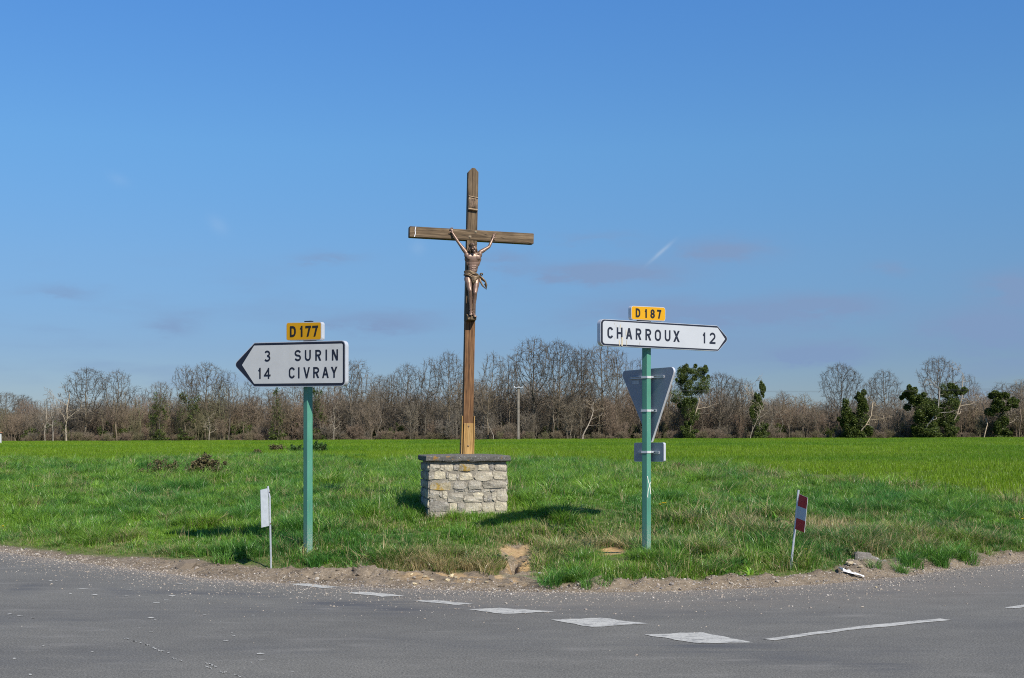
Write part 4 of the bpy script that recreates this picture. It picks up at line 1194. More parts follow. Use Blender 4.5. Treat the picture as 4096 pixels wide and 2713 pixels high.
T = [
 # kind, k, px, top, width, Y, label
 ('oak', 0, 26, 1562, 130, 196, 'bluish bare tree standing at the left end of the wood'),
 ('vase', 1, 95, 1572, 90, 199, 'small pale bare tree just right of the leftmost tree'),
 ('slim', 0, 125, 1580, 80, 194, 'thin bare tree between the left end and the pale dead snags'),
 ('oak', 1, 335, 1462, 165, 181, 'tall spreading bare oak beside the pale forked snag, left part of the wood'),
 ('vase', 0, 470, 1468, 115, 180, 'bare tree with ivy-flecked forked trunk right of the tall left oak'),
 ('slim', 1, 545, 1535, 90, 192, 'low bare tree rising behind brown scrub right of the forked tree'),
 ('oak', 2, 640, 1520, 120, 200, 'distant hazy bare oak with a low rounded top at left'),
 ('vase', 2, 762, 1450, 105, 184, 'bare tree leaning towards the big oak left of the two-town sign'),
 ('oak', 3, 822, 1440, 150, 180, 'big bare oak with heavy forked trunk nearest the left arrow sign'),
 ('slim', 2, 912, 1472, 85, 179, 'slender bare tree with upright plume close to the arrow tip'),
 ('vase', 3, 985, 1510, 90, 186, 'bare tree directly behind the black arrow tip of the left sign'),
 ('slim', 1, 1075, 1545, 90, 184, 'bare tree showing just under the left half of the two-town sign'),
 ('oak', 0, 1180, 1520, 130, 186, 'bare oak whose trunk shows left of the left green post'),
 ('vase', 1, 1290, 1500, 110, 183, 'bare tree whose trunk shows right of the left green post'),
 ('vase', 0, 1400, 1432, 110, 180, 'tall bare tree emerging at the right end of the two-town sign'),
 ('slim', 0, 1458, 1428, 90, 181, 'tall narrow bare tree second right of the two-town sign'),
 ('oak', 2, 1520, 1492, 110, 190, 'low rounded bare tree in the dip between sign and crucifix'),
 ('vase', 3, 1565, 1488, 90, 187, 'low twiggy bare tree at the start of the rise before the crucifix'),
 ('oak', 1, 1630, 1442, 130, 181, 'wide bare oak at the left of the group left of the crucifix'),
 ('vase', 2, 1700, 1420, 110, 180, 'feathery tall bare tree second left of the crucifix'),
 ('oak', 3, 1795, 1392, 120, 178, 'oval-crowned bare tree immediately left of the crucifix shaft'),
 ('vase', 1, 1950, 1398, 115, 178, 'upright bare tree immediately right of the crucifix shaft'),
 ('slim', 2, 2035, 1412, 95, 181, 'narrow bare tree behind the utility pole'),
 ('oak', 0, 2135, 1335, 190, 180, 'tallest bare oak of the wood, right of the utility pole'),
 ('oak', 2, 2235, 1342, 170, 179, 'second tallest bare oak with dense round crown, midway between crucifix and right sign'),
 ('vase', 0, 2325, 1366, 120, 181, 'tall bare tree with vase crown left of the single-town sign'),
 ('oak', 1, 2405, 1368, 140, 180, 'bare oak with wide arching limbs under the left end of the white arrow sign'),
 ('vase', 3, 2470, 1385, 110, 182, 'bare tree hiding behind the triangular sign back'),
 ('slim', 1, 2560, 1420, 90, 184, 'bare tree hidden mostly by the right green post'),
 ('oak', 3, 2880, 1478, 170, 180, 'broad reddish bare tree right of the ivy column by the triangle sign'),
 ('vase', 2, 2975, 1505, 110, 182, 'small bare tree between the broad reddish tree and the ivy-hung snag'),
 ('slim', 0, 3130, 1555, 80, 190, 'thin bare tree left of the lone crown on the right side'),
 ('oak', 2, 3362, 1438, 155, 186, 'lone bare oak with open round crown standing above the thicket at right'),
 ('vase', 1, 3475, 1510, 70, 196, 'small leaning bare tree beside the domed crown at right'),
 ('oak', 0, 3545, 1468, 130, 192, 'bare oak with low domed crown left of the ivy-clad snags'),
 ('oak', 1, 3755, 1418, 160, 193, 'tall bare oak rising behind the two ivy-clad snags'),
 ('vase', 3, 3860, 1490, 80, 196, 'small bare tree right behind the ivy-clad snags'),
 ('slim', 2, 4010, 1520, 100, 196, 'bare tree over the reddish twigs near the right edge'),
 ('vase', 0, 4085, 1515, 110, 194, 'bare tree cut by the right edge of the picture'),
]
for t_ in T: tree(*t_)
for k, px, top, w, Yd, lab in (
        (0, 212, 1545, 70, 176, 'bleached dead trunk with stubby branches, tallest of the left snags'),
        (1, 180, 1582, 60, 175, 'leaning bleached snag with side branches at far left'),
        (2, 265, 1528, 110, 176, 'pale forked snag with wide arms in front of the left oak'),
        (3, 836, 1645, 60, 175, 'short pale dead stem in front of the big oak left of the sign'),
        (1, 1335, 1600, 50, 175, 'pale dead stem to the right of the left green post'),
        (2, 2330, 1590, 130, 175, 'pale dead tree with long level branches left of the triangular sign'),
        (3, 3000, 1600, 70, 175, 'pale leaning dead stem in the reddish scrub right of the triangle sign'),
        (0, 3935, 1570, 90, 176, 'bleached drooping dead tree right of the ivy-clad snags'),
        (1, 1975, 1640, 60, 175, 'small white-stemmed dead tree near the foot of the crucifix')):
    tree('dead', k, px, top, w, Yd, lab, 'dead trees at the edge of the wood')
G = 'ivy-clad trees at the edge of the wood'
for kind, k, px, top, w, Yd, lab, ivy in (
    ('dead', 0, 2755, 1462, 110, 176, 'bare-topped tree smothered in dark green ivy beside the triangular sign',
        [(2765, 1500, 48, 30), (2725, 1490, 22, 34), (2805, 1490, 24, 28), (2770, 1545, 60, 38), (2750, 1590, 48, 34), (2752, 1640, 36, 44)]),
    ('dead', 1, 3045, 1492, 80, 176, 'crooked snag with sparse ivy leaning right, right of the triangular sign',
        [(3050, 1560, 12, 26), (3035, 1600, 15, 28), (3020, 1660, 22, 50)]),
    ('dead', 2, 3435, 1572, 170, 175, 'low dark ivy-covered tree tangled with pale dead branches below the lone oak',
        [(3440, 1590, 20, 24), (3450, 1620, 24, 28), (3385, 1650, 26, 34), (3450, 1680, 34, 50), (3395, 1710, 30, 45), (3420, 1740, 45, 28)]),
    ('dead', 3, 3690, 1510, 160, 175, 'thick ivy-clad snag bending left with bare pale arms at right',
        [(3635, 1575, 24, 26), (3660, 1600, 32, 30), (3690, 1625, 40, 34), (3712, 1655, 46, 42), (3700, 1700, 48, 48), (3715, 1735, 62, 34)]),
    ('dead', 0, 3800, 1440, 120, 176, 'upright ivy-clad snag with bleached crown, right of the bending one',
        [(3806, 1552, 20, 24), (3800, 1580, 30, 36), (3795, 1625, 34, 44), (3790, 1660, 34, 40), (3845, 1568, 24, 14)]),
    ('dead', 1, 4010, 1570, 90, 176, 'ragged ivy-covered tree near the right edge of the wood',
        [(4000, 1585, 26, 20), (3990, 1620, 34, 34), (4010, 1680, 24, 50), (4050, 1610, 26, 26)]),
    ('slim', 0, 640, 1575, 60, 176, 'dark evergreen ivy column in the scrub at left of the wood',
        [(640, 1615, 26, 34), (612, 1640, 24, 30), (640, 1670, 30, 40), (625, 1720, 32, 40)]),
    ('slim', 1, 742, 1560, 70, 177, 'ivy-wrapped trunk left of the big oak by the left sign',
        [(735, 1585, 16, 28), (770, 1610, 26, 36), (745, 1650, 30, 44)]),
    ('slim', 2, 1108, 1560, 60, 176, 'ivy-wrapped trunk under the middle of the two-town sign',
        [(1105, 1600, 18, 40), (1112, 1650, 22, 50)]),
    ('slim', 0, 1275, 1560, 60, 177, 'olive ivy-wrapped trunk right of the left green post',
        [(1272, 1590, 16, 36), (1280, 1640, 22, 44)])):
    tree(kind, k, px, top, w, Yd, lab, G, ivy, 'ivy_tree', leafy=.16 if px < 2000 else 1.5)

# the wood behind: one mass of thin stems and scrub
n = 1850
X = rng.uniform(-98, 98, n); Y = 177.5 + 42 * rng.rand(n) ** 1.15
z = terrain(X, Y)[0]
u = rng.rand(n)
idx = np.where(u < .55, rng.randint(0, 4, n), np.where(u < .70, rng.randint(4, 7, n), rng.randint(7, 11, n)))
front = Y < 182
idx = np.where(front & (rng.rand(n) < .42), rng.randint(4, 7, n), idx)
idx = np.where(front & (rng.rand(n) < .40), rng.randint(7, 11, n), idx)
idx = np.where((Y > 184) & (rng.rand(n) < .28), rng.randint(11, 15, n), idx)
pxs = X / Y * F + 2048
hs = np.interp(pxs, [-200, 150, 350, 650, 1000, 1500, 2000, 2400, 2700, 3100, 3500, 3800, 4096, 4300], [.66, .66, .80, .80, .82, .95, .95, .95, .80, .74, .74, .76, .92, .92])
scl = rng.uniform(.55, 1.12, n) * hs * np.where((idx >= 4) & (idx < 7), .8, np.where(idx >= 11, 1.0 / np.maximum(.6, hs) * np.interp(pxs, [0, 500, 1000, 2000, 2600, 3000, 3400, 3800, 4096], [.60, .72, .78, .92, .92, .70, .58, .64, .80]), 1.0))
tint = np.clip(fbm(X * .09, Y * .02 + 4, 3) * 1.5 - .25 + .15 * rng.normal(0, 1, n) + .15 * (pxs > 3800), 0, 1)
m_ = 420
X = np.concatenate([X, rng.uniform(-90, 90, m_)]); Y = np.concatenate([Y, 176.6 + 1.6 * rng.rand(m_)]); z = terrain(X, Y)[0]
idx = np.concatenate([idx, rng.randint(4, 7, m_)]); scl = np.concatenate([scl, .12 + .32 * rng.rand(m_) ** 2]); tint = np.concatenate([tint, rng.uniform(.5, 1, m_)]); n = len(X)
woods = scatter('woods', th_protos, np.stack([X, Y, z - .1], 1), rng.rand(n) * 6.283, rng.normal(0, .05, (2, n)), scl, idx, tint, np.zeros(n))
tag(woods, 'dense brown leafless scrub and thin stems filling the wood behind the field', 'woods', kind='stuff')
# evergreen ivy and holly patches low in the scrub
ev = [leaf_cloud(200 + k, [(0, 0, 1.2, 1.5, 1.2, 1.3), (.9, .2, .8, 1.1, 1, .9), (-.8, 0, 1.9, .9, .9, 1.2)], 1100, .085, M['ivy'], 'evergreen_scrub') for k in range(3)]
n = 90
X = rng.uniform(-85, 85, n); Y = rng.uniform(179.5, 192, n); z = terrain(X, Y)[0]
under = scatter('undergrowth', ev, np.stack([X, Y, z], 1), rng.rand(n) * 6.283, rng.normal(0, .05, (2, n)), rng.uniform(.4, .9, n), rng.randint(0, 3, n), rng.rand(n), np.zeros(n))
tag(under, 'dark evergreen undergrowth among the bare stems of the wood', 'undergrowth', kind='stuff')

# utility pole and its wires in front of the wood
PXp, PYp = (2074 - 2048) / F * 172, 172.0
zp = gz(PXp, PYp)
up = empty('utility_pole', (PXp, PYp, zp))
Hp = (HZ - 1545) / F * 172 + CZ - zp
MB().box((0, 0, Hp / 2 - .2), (.30, .26, Hp + .4), .03).build('shaft', M['pole'], up)
MB().box((0, -.19, Hp - .22), (1.3, .08, .09), .01).build('crossarm', M['galv'], up)
for k in (-.58, 0.05, .58):
    MB().tube([(k, -.19, Hp - .17), (k, -.19, Hp - .10), (k, -.19, Hp - .02)], [.05, .08, .04], 8).build('insulator', M['porcelain'], up)
tag(up, 'thin grey utility pole with a small crossarm right of the crucifix', 'utility pole')
for k, lab in ((-.58, 'upper left of the three thin power wires running from the pole'), (.05, 'middle of the three thin power wires running from the pole'), (.58, 'outer right of the three thin power wires running from the pole')):
    a = Vector((PXp + k, PYp - .19, zp + Hp - .02)); b_ = Vector((PXp + 75 + k, PYp - 8, zp + Hp - .35 + .25 * k))
    pts = [a.lerp(b_, t / 14) - Vector((0, 0, .7 * 4 * (t / 14) * (1 - t / 14))) for t in range(15)]
    w_ = MB().tube(pts, .008, 4).build('power_wire', M['wire'])
    tag(w_, lab, 'wire', 'power wires in front of the wood')

# white gate pillar just showing at the left edge of the picture
gxp = (-10 - 2048) / F * 120
gp = empty('gate_pillar', (gxp, 120, gz(gxp, 120)))
MB().box((0, 0, .55), (.55, .55, 1.1), .02).build('pier', M['white_wash'], gp)
MB().box((0, 0, 1.17), (.68, .68, .12), .02).build('coping', M['roof_tile'], gp)
tag(gp, 'white pillar with an orange coping at the left end of the field', 'pillar')

# ------------------------------------------------------------------ plinth
PW, PD, PH = 1.035, 0.95, 0.90
pz0 = 0.50
pl = empty('plinth', (PLX, PLY, pz0), (0, 0, PLR))
ZT = CZ - (1846 - HZ) / F * 16.6                  # underside of the cap
zb = ZT - pz0
rr = random.Random(12)
def bumpy_box(w, d, z0, z1, nxy, nz, amp, seed):
    mbx = MB(); rg = random.Random(seed)
    cache = {}
    def vert(face, i, j):
        u, v = -1 + 2 * i / nxy, j / nz
        x, y = {'f': (u, -1), 'r': (1, u), 'b': (-u, 1), 'l': (-1, -u)}[face]
        key = (round(x, 4), round(y, 4), j)
        if key not in cache:
            k = 1 + rg.uniform(-amp, amp)
            cache[key] = len(mbx.v)
            mbx.v.append((x * w / 2 * (k if abs(x) == 1 else 1), y * d / 2 * (k if abs(y) == 1 else 1), z0 + (z1 - z0) * v))
        return cache[key]
    for face in 'frbl':
        for i in range(nxy):
            for j in range(nz):
                mbx.f.append((vert(face, i, j), vert(face, i + 1, j), vert(face, i + 1, j + 1), vert(face, i, j + 1)))
    return mbx
bumpy_box(PW - .012, PD - .012, -.15, zb - .001, 12, 10, .010, 3).build('mortar_core', M['mortar'], pl)

def stone_mesh(w, h, d, rg):
    """rounded irregular block, 48 triangles"""
    V, Fc, cache = [], [], {}
    def vt(p):
        if p in cache: return cache[p]
        v = Vector(p); q = Vector(p)
        nrm = v.length
        k = 1 - 0.10 * (nrm - 1)
        c = sum(abs(a) > .9 for a in p)
        k -= {3: .06, 2: .02}.get(c, 0)
        q = Vector((v.x * w / 2 * k, v.y * d / 2 * k, v.z * h / 2 * k))
        q += Vector((rg.uniform(-1, 1) * min(w, .2) * .07, rg.uniform(-1, 1) * .007, rg.uniform(-1, 1) * min(h, .15) * .11))
        cache[p] = len(V); V.append(q); return cache[p]
    for ax in range(3):
        for sg in (-1, 1):
            for i in (-1, 0):
                for j in (-1, 0):
                    c = []
                    for (a, b_) in ((i, j), (i + 1, j), (i + 1, j + 1), (i, j + 1)):
                        p = [0, 0, 0]; p[ax] = sg; p[(ax + 1) % 3] = a; p[(ax + 2) % 3] = b_
                        c.append(vt(tuple(p)))
                    Fc.append(tuple(c if sg > 0 else c[::-1]))
    return new_mesh('stone', V, Fc)
def zx(x): return (x - 215) / (1180 - 215) * PW - PW / 2          # zoom px -> local x
def zzv(y): return zb - (y - 770) / 3.1356 / F * 16.6             # zoom px -> local z
ROWS = [
 (213, 342, 806, 888, 's'), (352, 392, 815, 880, 's'), (398, 514, 808, 888, 's'), (520, 578, 812, 878, 'g'), (584, 792, 802, 892, 'l'), (816, 956, 810, 888, 's'), (965, 1022, 815, 885, 'g'), (1030, 1182, 802, 888, 's'),
 (210, 272, 900, 998, 'g'), (280, 420, 898, 998, 's'), (450, 553, 925, 1004, 's'), (424, 446, 905, 985, 'g'), (558, 584, 930, 1000, 'g'), (589, 757, 918, 1004, 's'), (778, 1000, 910, 1010, 's'), (1012, 1184, 898, 1008, 's'),
 (213, 496, 1028, 1126, 'l'), (512, 650, 1024, 1114, 's'), (652, 686, 1040, 1146, 'g'), (692, 868, 1014, 1124, 's'), (878, 1182, 1020, 1112, 'g'),
 (530, 648, 1122, 1148, 'g'), (700, 860, 1130, 1158, 'g'), (872, 962, 1130, 1158, 's'), (982, 1040, 1124, 1152, 'g'),
 (210, 334, 1138, 1224, 'g'), (340, 372, 1145, 1215, 'g'), (378, 440, 1146, 1238, 's'), (445, 640, 1172, 1274, 's'), (636, 888, 1208, 1282, 's'), (760, 892, 1160, 1216, 's'), (896, 936, 1190, 1270, 'g'), (940, 992, 1205, 1282, 'g'),
 (998, 1052, 1160, 1260, 's'), (1060, 1182, 1122, 1268, 's'), (214, 300, 1230, 1262, 'g'),
 (212, 462, 1268, 1392, 'g'), (468, 562, 1284, 1390, 's'), (568, 644, 1290, 1392, 'g'), (650, 868, 1294, 1396, 's'), (874, 1028, 1288, 1410, 's'), (1034, 1184, 1272, 1402, 's'), (990, 1172, 1406, 1470, 's'), (760, 980, 1412, 1470, 'g'), (213, 480, 1400, 1470, 'g'), (490, 750, 1402, 1470, 's')]
SM = {'s': M['stone'], 'g': M['stone_grey'], 'l': M['stone_lichen']}
for x0, x1, y0, y1, k in ROWS:
    w, h = zx(x1) - zx(x0) + .006, zzv(y0) - zzv(y1) + .006
    me = stone_mesh(w, h, .10, rr); me.materials.append(SM[k])
    o = link('stone', me, pl, ((zx(x0) + zx(x1)) / 2, -PD / 2 + .0415 + rr.uniform(-.005, .005), (zzv(y0) + zzv(y1)) / 2))
    if k == 'l': o['label'] = 'stone crusted with yellow lichen'
# side and rear courses
for face in ('l', 'r', 'b'):
    zc = zb - .03
    while zc > -.05:
        h = rr.uniform(.10, .15)
        u = -.5
        while u < .46:
            w = min(rr.uniform(.16, .34), .5 - u)
            L_ = PD if face in 'lr' else PW
            me = stone_mesh(w * L_ - .012, h - .012, .10, rr); me.materials.append(SM[rr.choice('ssg')])
            c = (u + w / 2) * L_
            pos = {'l': (-PW / 2 + .03, c, zc - h / 2), 'r': (PW / 2 - .03, c, zc - h / 2), 'b': (c, PD / 2 - .03, zc - h / 2)}[face]
            link('stone', me, pl, pos, (0, 0, {'l': R(90), 'r': R(90), 'b': 0}[face]))
            u += w
        zc -= h
# weathered cap slab, slightly hipped on top
cw, cd, chh = PW + .10, PD + .10, 23 / F * 16.55
rg = random.Random(5)
mbx = MB()
nn = 14
ring = []
for lev, (zz, ins) in enumerate(((0, .012), (.012, 0), (chh - .012, 0), (chh, .014))):
    row = []
    for side in range(4):
        for i in range(nn):
            t = -1 + 2 * i / nn
            x, y = [(t, -1), (1, t), (-t, 1), (-1, -t)][side]
            j = rg.uniform(-.004, .004)
            row.append(len(mbx.v)); mbx.v.append((x * (cw / 2 - ins) + j, y * (cd / 2 - ins) + rg.uniform(-.004, .004), zz + rg.uniform(-.003, .003)))
    ring.append(row)
for a_, b_ in zip(ring[:-1], ring[1:]):
    for i in range(4 * nn):
        i2 = (i + 1) % (4 * nn)
        mbx.f.append((a_[i], a_[i2], b_[i2], b_[i]))
prev = ring[-1]
for f_, zz in ((.55, chh + .010), (.2, chh + .016)):
    row = []
    for i in range(4 * nn):
        v = mbx.v[ring[-1][i]]
        row.append(len(mbx.v)); mbx.v.append((v[0] * f_, v[1] * f_, zz + rg.uniform(-.003, .003)))
    for i in range(4 * nn):
        i2 = (i + 1) % (4 * nn)
        mbx.f.append((prev[i], prev[i2], row[i2], row[i]))
    prev = row
mbx.f.append(tuple(prev)); mbx.f.append(tuple(ring[0])[::-1])
mbx.build('cap_slab', M['cap'], pl, (0, 0, zb))
tag(pl, 'squat stone plinth of rough limestone blocks with a flat grey cap', 'plinth')

# ------------------------------------------------------------------ crucifix
S = F / 17.05
CT = pz0 + zb + chh + .014
CRZ, CRX = R(13), R(1.22)
cx0 = (1867.5 - 2048) / F * 17.05
cr = empty('crucifix', (cx0, 17.05, CT), (0, CRX, CRZ))
CS = math.cos(CRZ)
def axis_px(py): return 1867.5 + (1815 - py) / 1145.0 * 22.5
def lx(px, py): return (px - axis_px(py)) / S / CS
def lz(py): return (1815 - py) / S
SW, SD = .140, .115
top = lz(672)
# shaft in two tones: weathered above the footrest, red-brown below
zj = lz(1285)
mb = MB()
mb.prism([(-SW / 2, zj), (SW / 2, zj), (SW / 2, top - .055), (.02, top), (-.02, top), (-SW / 2, top - .055)], -SD / 2, SD / 2)
sh = mb.build('upright_beam', M['wood'], cr)
bv = sh.modifiers.new('bevel', 'BEVEL'); bv.width = .007; bv.segments = 2
mb = MB().box((0, 0, (zj + .02) / 2 - .02), (SW - .004, SD - .004, zj - .02 + .04))
sh2 = mb.build('lower_upright_beam', M['wood_red'], cr); bv = sh2.modifiers.new('bevel', 'BEVEL'); bv.width = .006; bv.segments = 2
# crossbeam
zc = lz(941)
xl, xr = lx(1639, 929), lx(2131, 954)
mb = MB().box(((xl + xr) / 2, 0, zc), (xr - xl, SD + .012, .145))
cb = mb.build('crossbeam', M['wood_x'], cr); bv = cb.modifiers.new('bevel', 'BEVEL'); bv.width = .010; bv.segments = 2
yf = -SD / 2 - .006
mb = MB()
pts = [(xl + .064, -.068), (xl + .076, -.02), (xl + .070, .02), (xl + .080, .069)]
for (a0, a1), (b0, b1) in zip(pts[:-1], pts[1:]):
    mb.add([(a0, yf - .002, zc + a1), (a0 + .009, yf - .002, zc + a1), (b0 + .009, yf - .002, zc + b1), (b0, yf - .002, zc + b1)], [(0, 1, 2, 3)])
mb.build('white_streak', M['litter'], cb)
for bx_, bz_ in ((lx(1898, 927), lz(927)), (lx(1875, 948), lz(948))):
    w_ = MB().tube([(bx_, yf + .003, bz_), (bx_, yf - .003, bz_)], [.027, .024], 14).build('bolt_recess', M['hair_bronze'], cb)
    MB().tube([(bx_, yf - .003, bz_), (bx_, yf - .010, bz_)], [.0135, .012], 12).build('bolt_head', M['washer'], w_)
# scroll plaque with four raised letters
zpq0, zpq1 = lz(841), lz(788)
pq = MB()
N_ = 10
for k in range(N_):
    t0, t1 = k / N_, (k + 1) / N_
    def P_(t): return (-.008 * math.sin(t * math.pi) - .012, zpq0 + (zpq1 - zpq0) * t)
    (ya, za), (yb, zb_) = P_(t0), P_(t1)
    pq.add([(-.062, -SD / 2 + ya, za), (.058, -SD / 2 + ya, za - .012), (.058, -SD / 2 + yb, zb_ - .012), (-.062, -SD / 2 + yb, zb_),
            (-.062, -SD / 2 + .001, za), (.058, -SD / 2 + .001, za - .012), (.058, -SD / 2 + .001, zb_ - .012), (-.062, -SD / 2 + .001, zb_)],
           [(0, 1, 2, 3), (4, 7, 6, 5), (0, 3, 7, 4), (1, 5, 6, 2), (0, 4, 5, 1), (3, 2, 6, 7)])
pq.tube([(-.066, -SD / 2 - .018, zpq0 + .012), (.062, -SD / 2 - .018, zpq0 - .002)], .017, 10)
pq.tube([(-.062, -SD / 2 - .014, zpq1 + .004), (.064, -SD / 2 - .014, zpq1 - .014)], .010, 10)
plq = pq.build('scroll_plaque', M['cloth_bronze'], cr)

# --- lettering made of strokes
def arc(cx, cy, rx_, ry_, a0, a1, n=12):
    return [(cx + rx_ * math.cos(R(a0 + (a1 - a0) * k / n)), cy + ry_ * math.sin(R(a0 + (a1 - a0) * k / n))) for k in range(n + 1)]
GL = {
 'I': [([(.5, 0), (.5, 1)], 1)],
 '1': [([(.72, 0), (.72, 1)], 1), ([(.72, .97), (.12, .74)], 0)],
 '2': [(arc(.5, .70, .5, .30, 165, -35, 14) + [(.0, .0)], 0), ([(0, 0), (1, 0)], 1)],
 '3': [(arc(.44, .755, .50, .245, 150, -90, 14), 0), (arc(.44, .255, .56, .255, 90, -150, 16), 0)],
 '4': [([(.74, 0), (.74, 1)], 1), ([(.74, .98), (0, .27)], 0), ([(-.02, .27), (1, .27)], 1)],
 '7': [([(0, 1), (1, 1)], 1), ([(.98, 1), (.34, 0)], 1)],
 '8': [(arc(.5, .755, .44, .245, 0, 360, 20), 2), (arc(.5, .255, .5, .255, 0, 360, 20), 2)],
 'A': [([(0, 0), (.5, 1)], 1), ([(.5, 1), (1, 0)], 1), ([(.18, .30), (.82, .30)], 0)],
 'C': [(arc(.5, .70, .5, .30, 18, 180, 10) + arc(.5, .30, .5, .30, 180, 342, 10), 0)],
 'D': [([(0, 0), (0, 1)], 1), ([(0, 1)] + arc(.42, .62, .58, .38, 90, 0, 8) + arc(.42, .38, .58, .38, 0, -90, 8) + [(0, 0)], 1)],
 'H': [([(0, 0), (0, 1)], 1), ([(1, 0), (1, 1)], 1), ([(0, .5), (1, .5)], 0)],
 'N': [([(0, 0), (0, 1)], 1), ([(1, 0), (1, 1)], 1), ([(0, 1), (1, 0)], 1)],
 'O': [(arc(.5, .68, .5, .32, 0, 180, 12) + arc(.5, .32, .5, .32, 180, 360, 12), 2)],
 'R': [([(0, 0), (0, 1)], 1), ([(0, 1)] + arc(.5, .745, .5, .255, 90, -90, 12) + [(0, .49)], 1), ([(.48, .49), (1, 0)], 1)],
 'S': [(arc(.5, .75, .5, .25, 15, 270, 14) + arc(.5, .25, .5, .25, 90, -165, 14)[1:], 0)],
 'U': [([(0, 1)] + arc(.5, .30, .5, .30, 180, 360, 12) + [(1, 1)], 1)],
 'V': [([(0, 1), (.5, 0)], 1), ([(.5, 0), (1, 1)], 1)],
 'X': [([(0, 0), (1, 1)], 1), ([(0, 1), (1, 0)], 1)],
 'Y': [([(0, 1), (.5, .44)], 1), ([(1, 1), (.5, .44)], 1), ([(.5, .5), (.5, 0)], 1)],
}
def glyph(mb, ch, x0, x1, y0, y1, t, depth, shear=0.0):
    """strokes of one character inside the box (x right, y up); sheets stacked 0.2 mm apart at y = -depth"""
    W, H = x1 - x0, y1 - y0
    if ch in 'I': pass
    for k, (pts, mode) in enumerate(GL[ch]):
        P = [Vector((t / 2 + a * (W - t), t / 2 + b_ * (H - t))) for a, b_ in pts]
        if mode == 2: P = P[:-1]
        n = len(P)
        if n == 2 and mode == 1 and abs(pts[0][0] - pts[1][0]) > .05 and abs(pts[0][1] - pts[1][1]) > .05:
            (ax_, ay_), (bx_, by_) = pts
            dyv = abs(by_ - ay_) * H; dxv = abs(bx_ - ax_) * W
            hw = t * math.hypot(dxv, dyv) / dyv / 2
            q = [(hw + ax_ * (W - 2 * hw), ay_ * H), (hw + bx_ * (W - 2 * hw), by_ * H)]
            yy = -depth - k * .0002
            V = []
            for qx, qy in q:
                V += [(x0 + qx - hw, yy, y0 + qy), (x0 + qx + hw, yy, y0 + qy)]
            mb.add(V, [(0, 1, 3, 2)] if q[1][1] > q[0][1] else [(1, 0, 2, 3)])
            continue
        if mode == 1:
            d0 = (P[0] - P[1]).normalized(); d1 = (P[-1] - P[-2]).normalized()
            P[0] = P[0] + d0 * t; P[-1] = P[-1] + d1 * t
        Lf, Rt = [], []
        for i, p in enumerate(P):
            if mode == 2: a, b_ = P[i - 1], P[(i + 1) % n]
            else: a, b_ = P[max(i - 1, 0)], P[min(i + 1, n - 1)]
            d_in = (p - a).normalized() if (p - a).length > 1e-9 else (b_ - p).normalized()
            d_out = (b_ - p).normalized() if (b_ - p).length > 1e-9 else d_in
            n1 = Vector((-d_in.y, d_in.x)); n2 = Vector((-d_out.y, d_out.x))
            mdir = (n1 + n2); mdir = mdir.normalized() if mdir.length > 1e-6 else n1
            kk = min(1.8, 1 / max(.35, mdir.dot(n1)))
            Lf.append(p + mdir * t / 2 * kk); Rt.append(p - mdir * t / 2 * kk)
        cl = lambda v: (min(max(v.x, 0), W), min(max(v.y, 0), H))
        V, Fc = [], []
        yy = -depth - k * .0002
        for a, b_ in zip(Lf, Rt):
            for v in (a, b_):
                q = cl(v); V.append((x0 + q[0], yy, y0 + q[1] + shear * (q[0])))
        m = n if mode == 2 else n - 1
        for i in range(m):
            j = (i + 1) % n
            Fc.append((2 * i, 2 * i + 1, 2 * j + 1, 2 * j))
        mb.add(V, Fc)
mb = MB()
for ch, a in (('I', -.050), ('N', -.030), ('R', .002), ('I', .036)):
    glyph(mb, ch, a, a + (.012 if ch == 'I' else .028), zpq0 + .034, zpq1 - .026, .0095, SD / 2 + .024)
lt = mb.build('letters', M['hair_bronze'], plq)
sd = lt.modifiers.new('thick', 'SOLIDIFY'); sd.thickness = .006; sd.offset = 0

# footrest
zf1, zf0 = lz(1262), lz(1278)
mb = MB()
mb.add([(-.062, -SD / 2 - .13, zf1 - .03), (.056, -SD / 2 - .13, zf1 - .03), (.060, -SD / 2 + .002, zf1 + .03), (-.064, -SD / 2 + .002, zf1 + .03),
        (-.062, -SD / 2 - .13, zf1 - .065), (.056, -SD / 2 - .13, zf1 - .065), (.060, -SD / 2 + .002, zf1 - .075), (-.064, -SD / 2 + .002, zf1 - .075)],
       [(0, 1, 2, 3), (4, 7, 6, 5), (0, 4, 5, 1), (1, 5, 6, 2), (0, 3, 7, 4), (3, 2, 6, 7)])
mb.build('footrest', M['wood'], cr)
# cheek boards round the foot of the shaft
zb1 = lz(1692)
fr = MB().box((.001, -SD / 2 - .011, zb1 / 2 - .01), (SW - .012, .020, zb1 + .02), .003).build('front_board', M['wood_tan'], cr)
for bz_ in (lz(1704), lz(1782)):
    MB().ell((0, -SD / 2 - .022, bz_), (.013, .009, .013), 10, 6).build('bolt_head', M['bolt'], fr)
for sx in (-1, 1):
    o = MB().box((sx * (SW / 2 + .013), 0, lz(1663) / 2 - .01), (.016, SD, lz(1663) + .02), .003).build('side_board', M['wood_tan'], cr)
    for bz_ in (lz(1680), lz(1775)):
        MB().ell((sx * (SW / 2 + .022), 0, bz_), (.010, .012, .012), 10, 6).build('bolt_head', M['bolt'], o)
tag(cr, 'tall brown wooden crucifix with a bronze figure, standing on the stone plinth', 'crucifix')

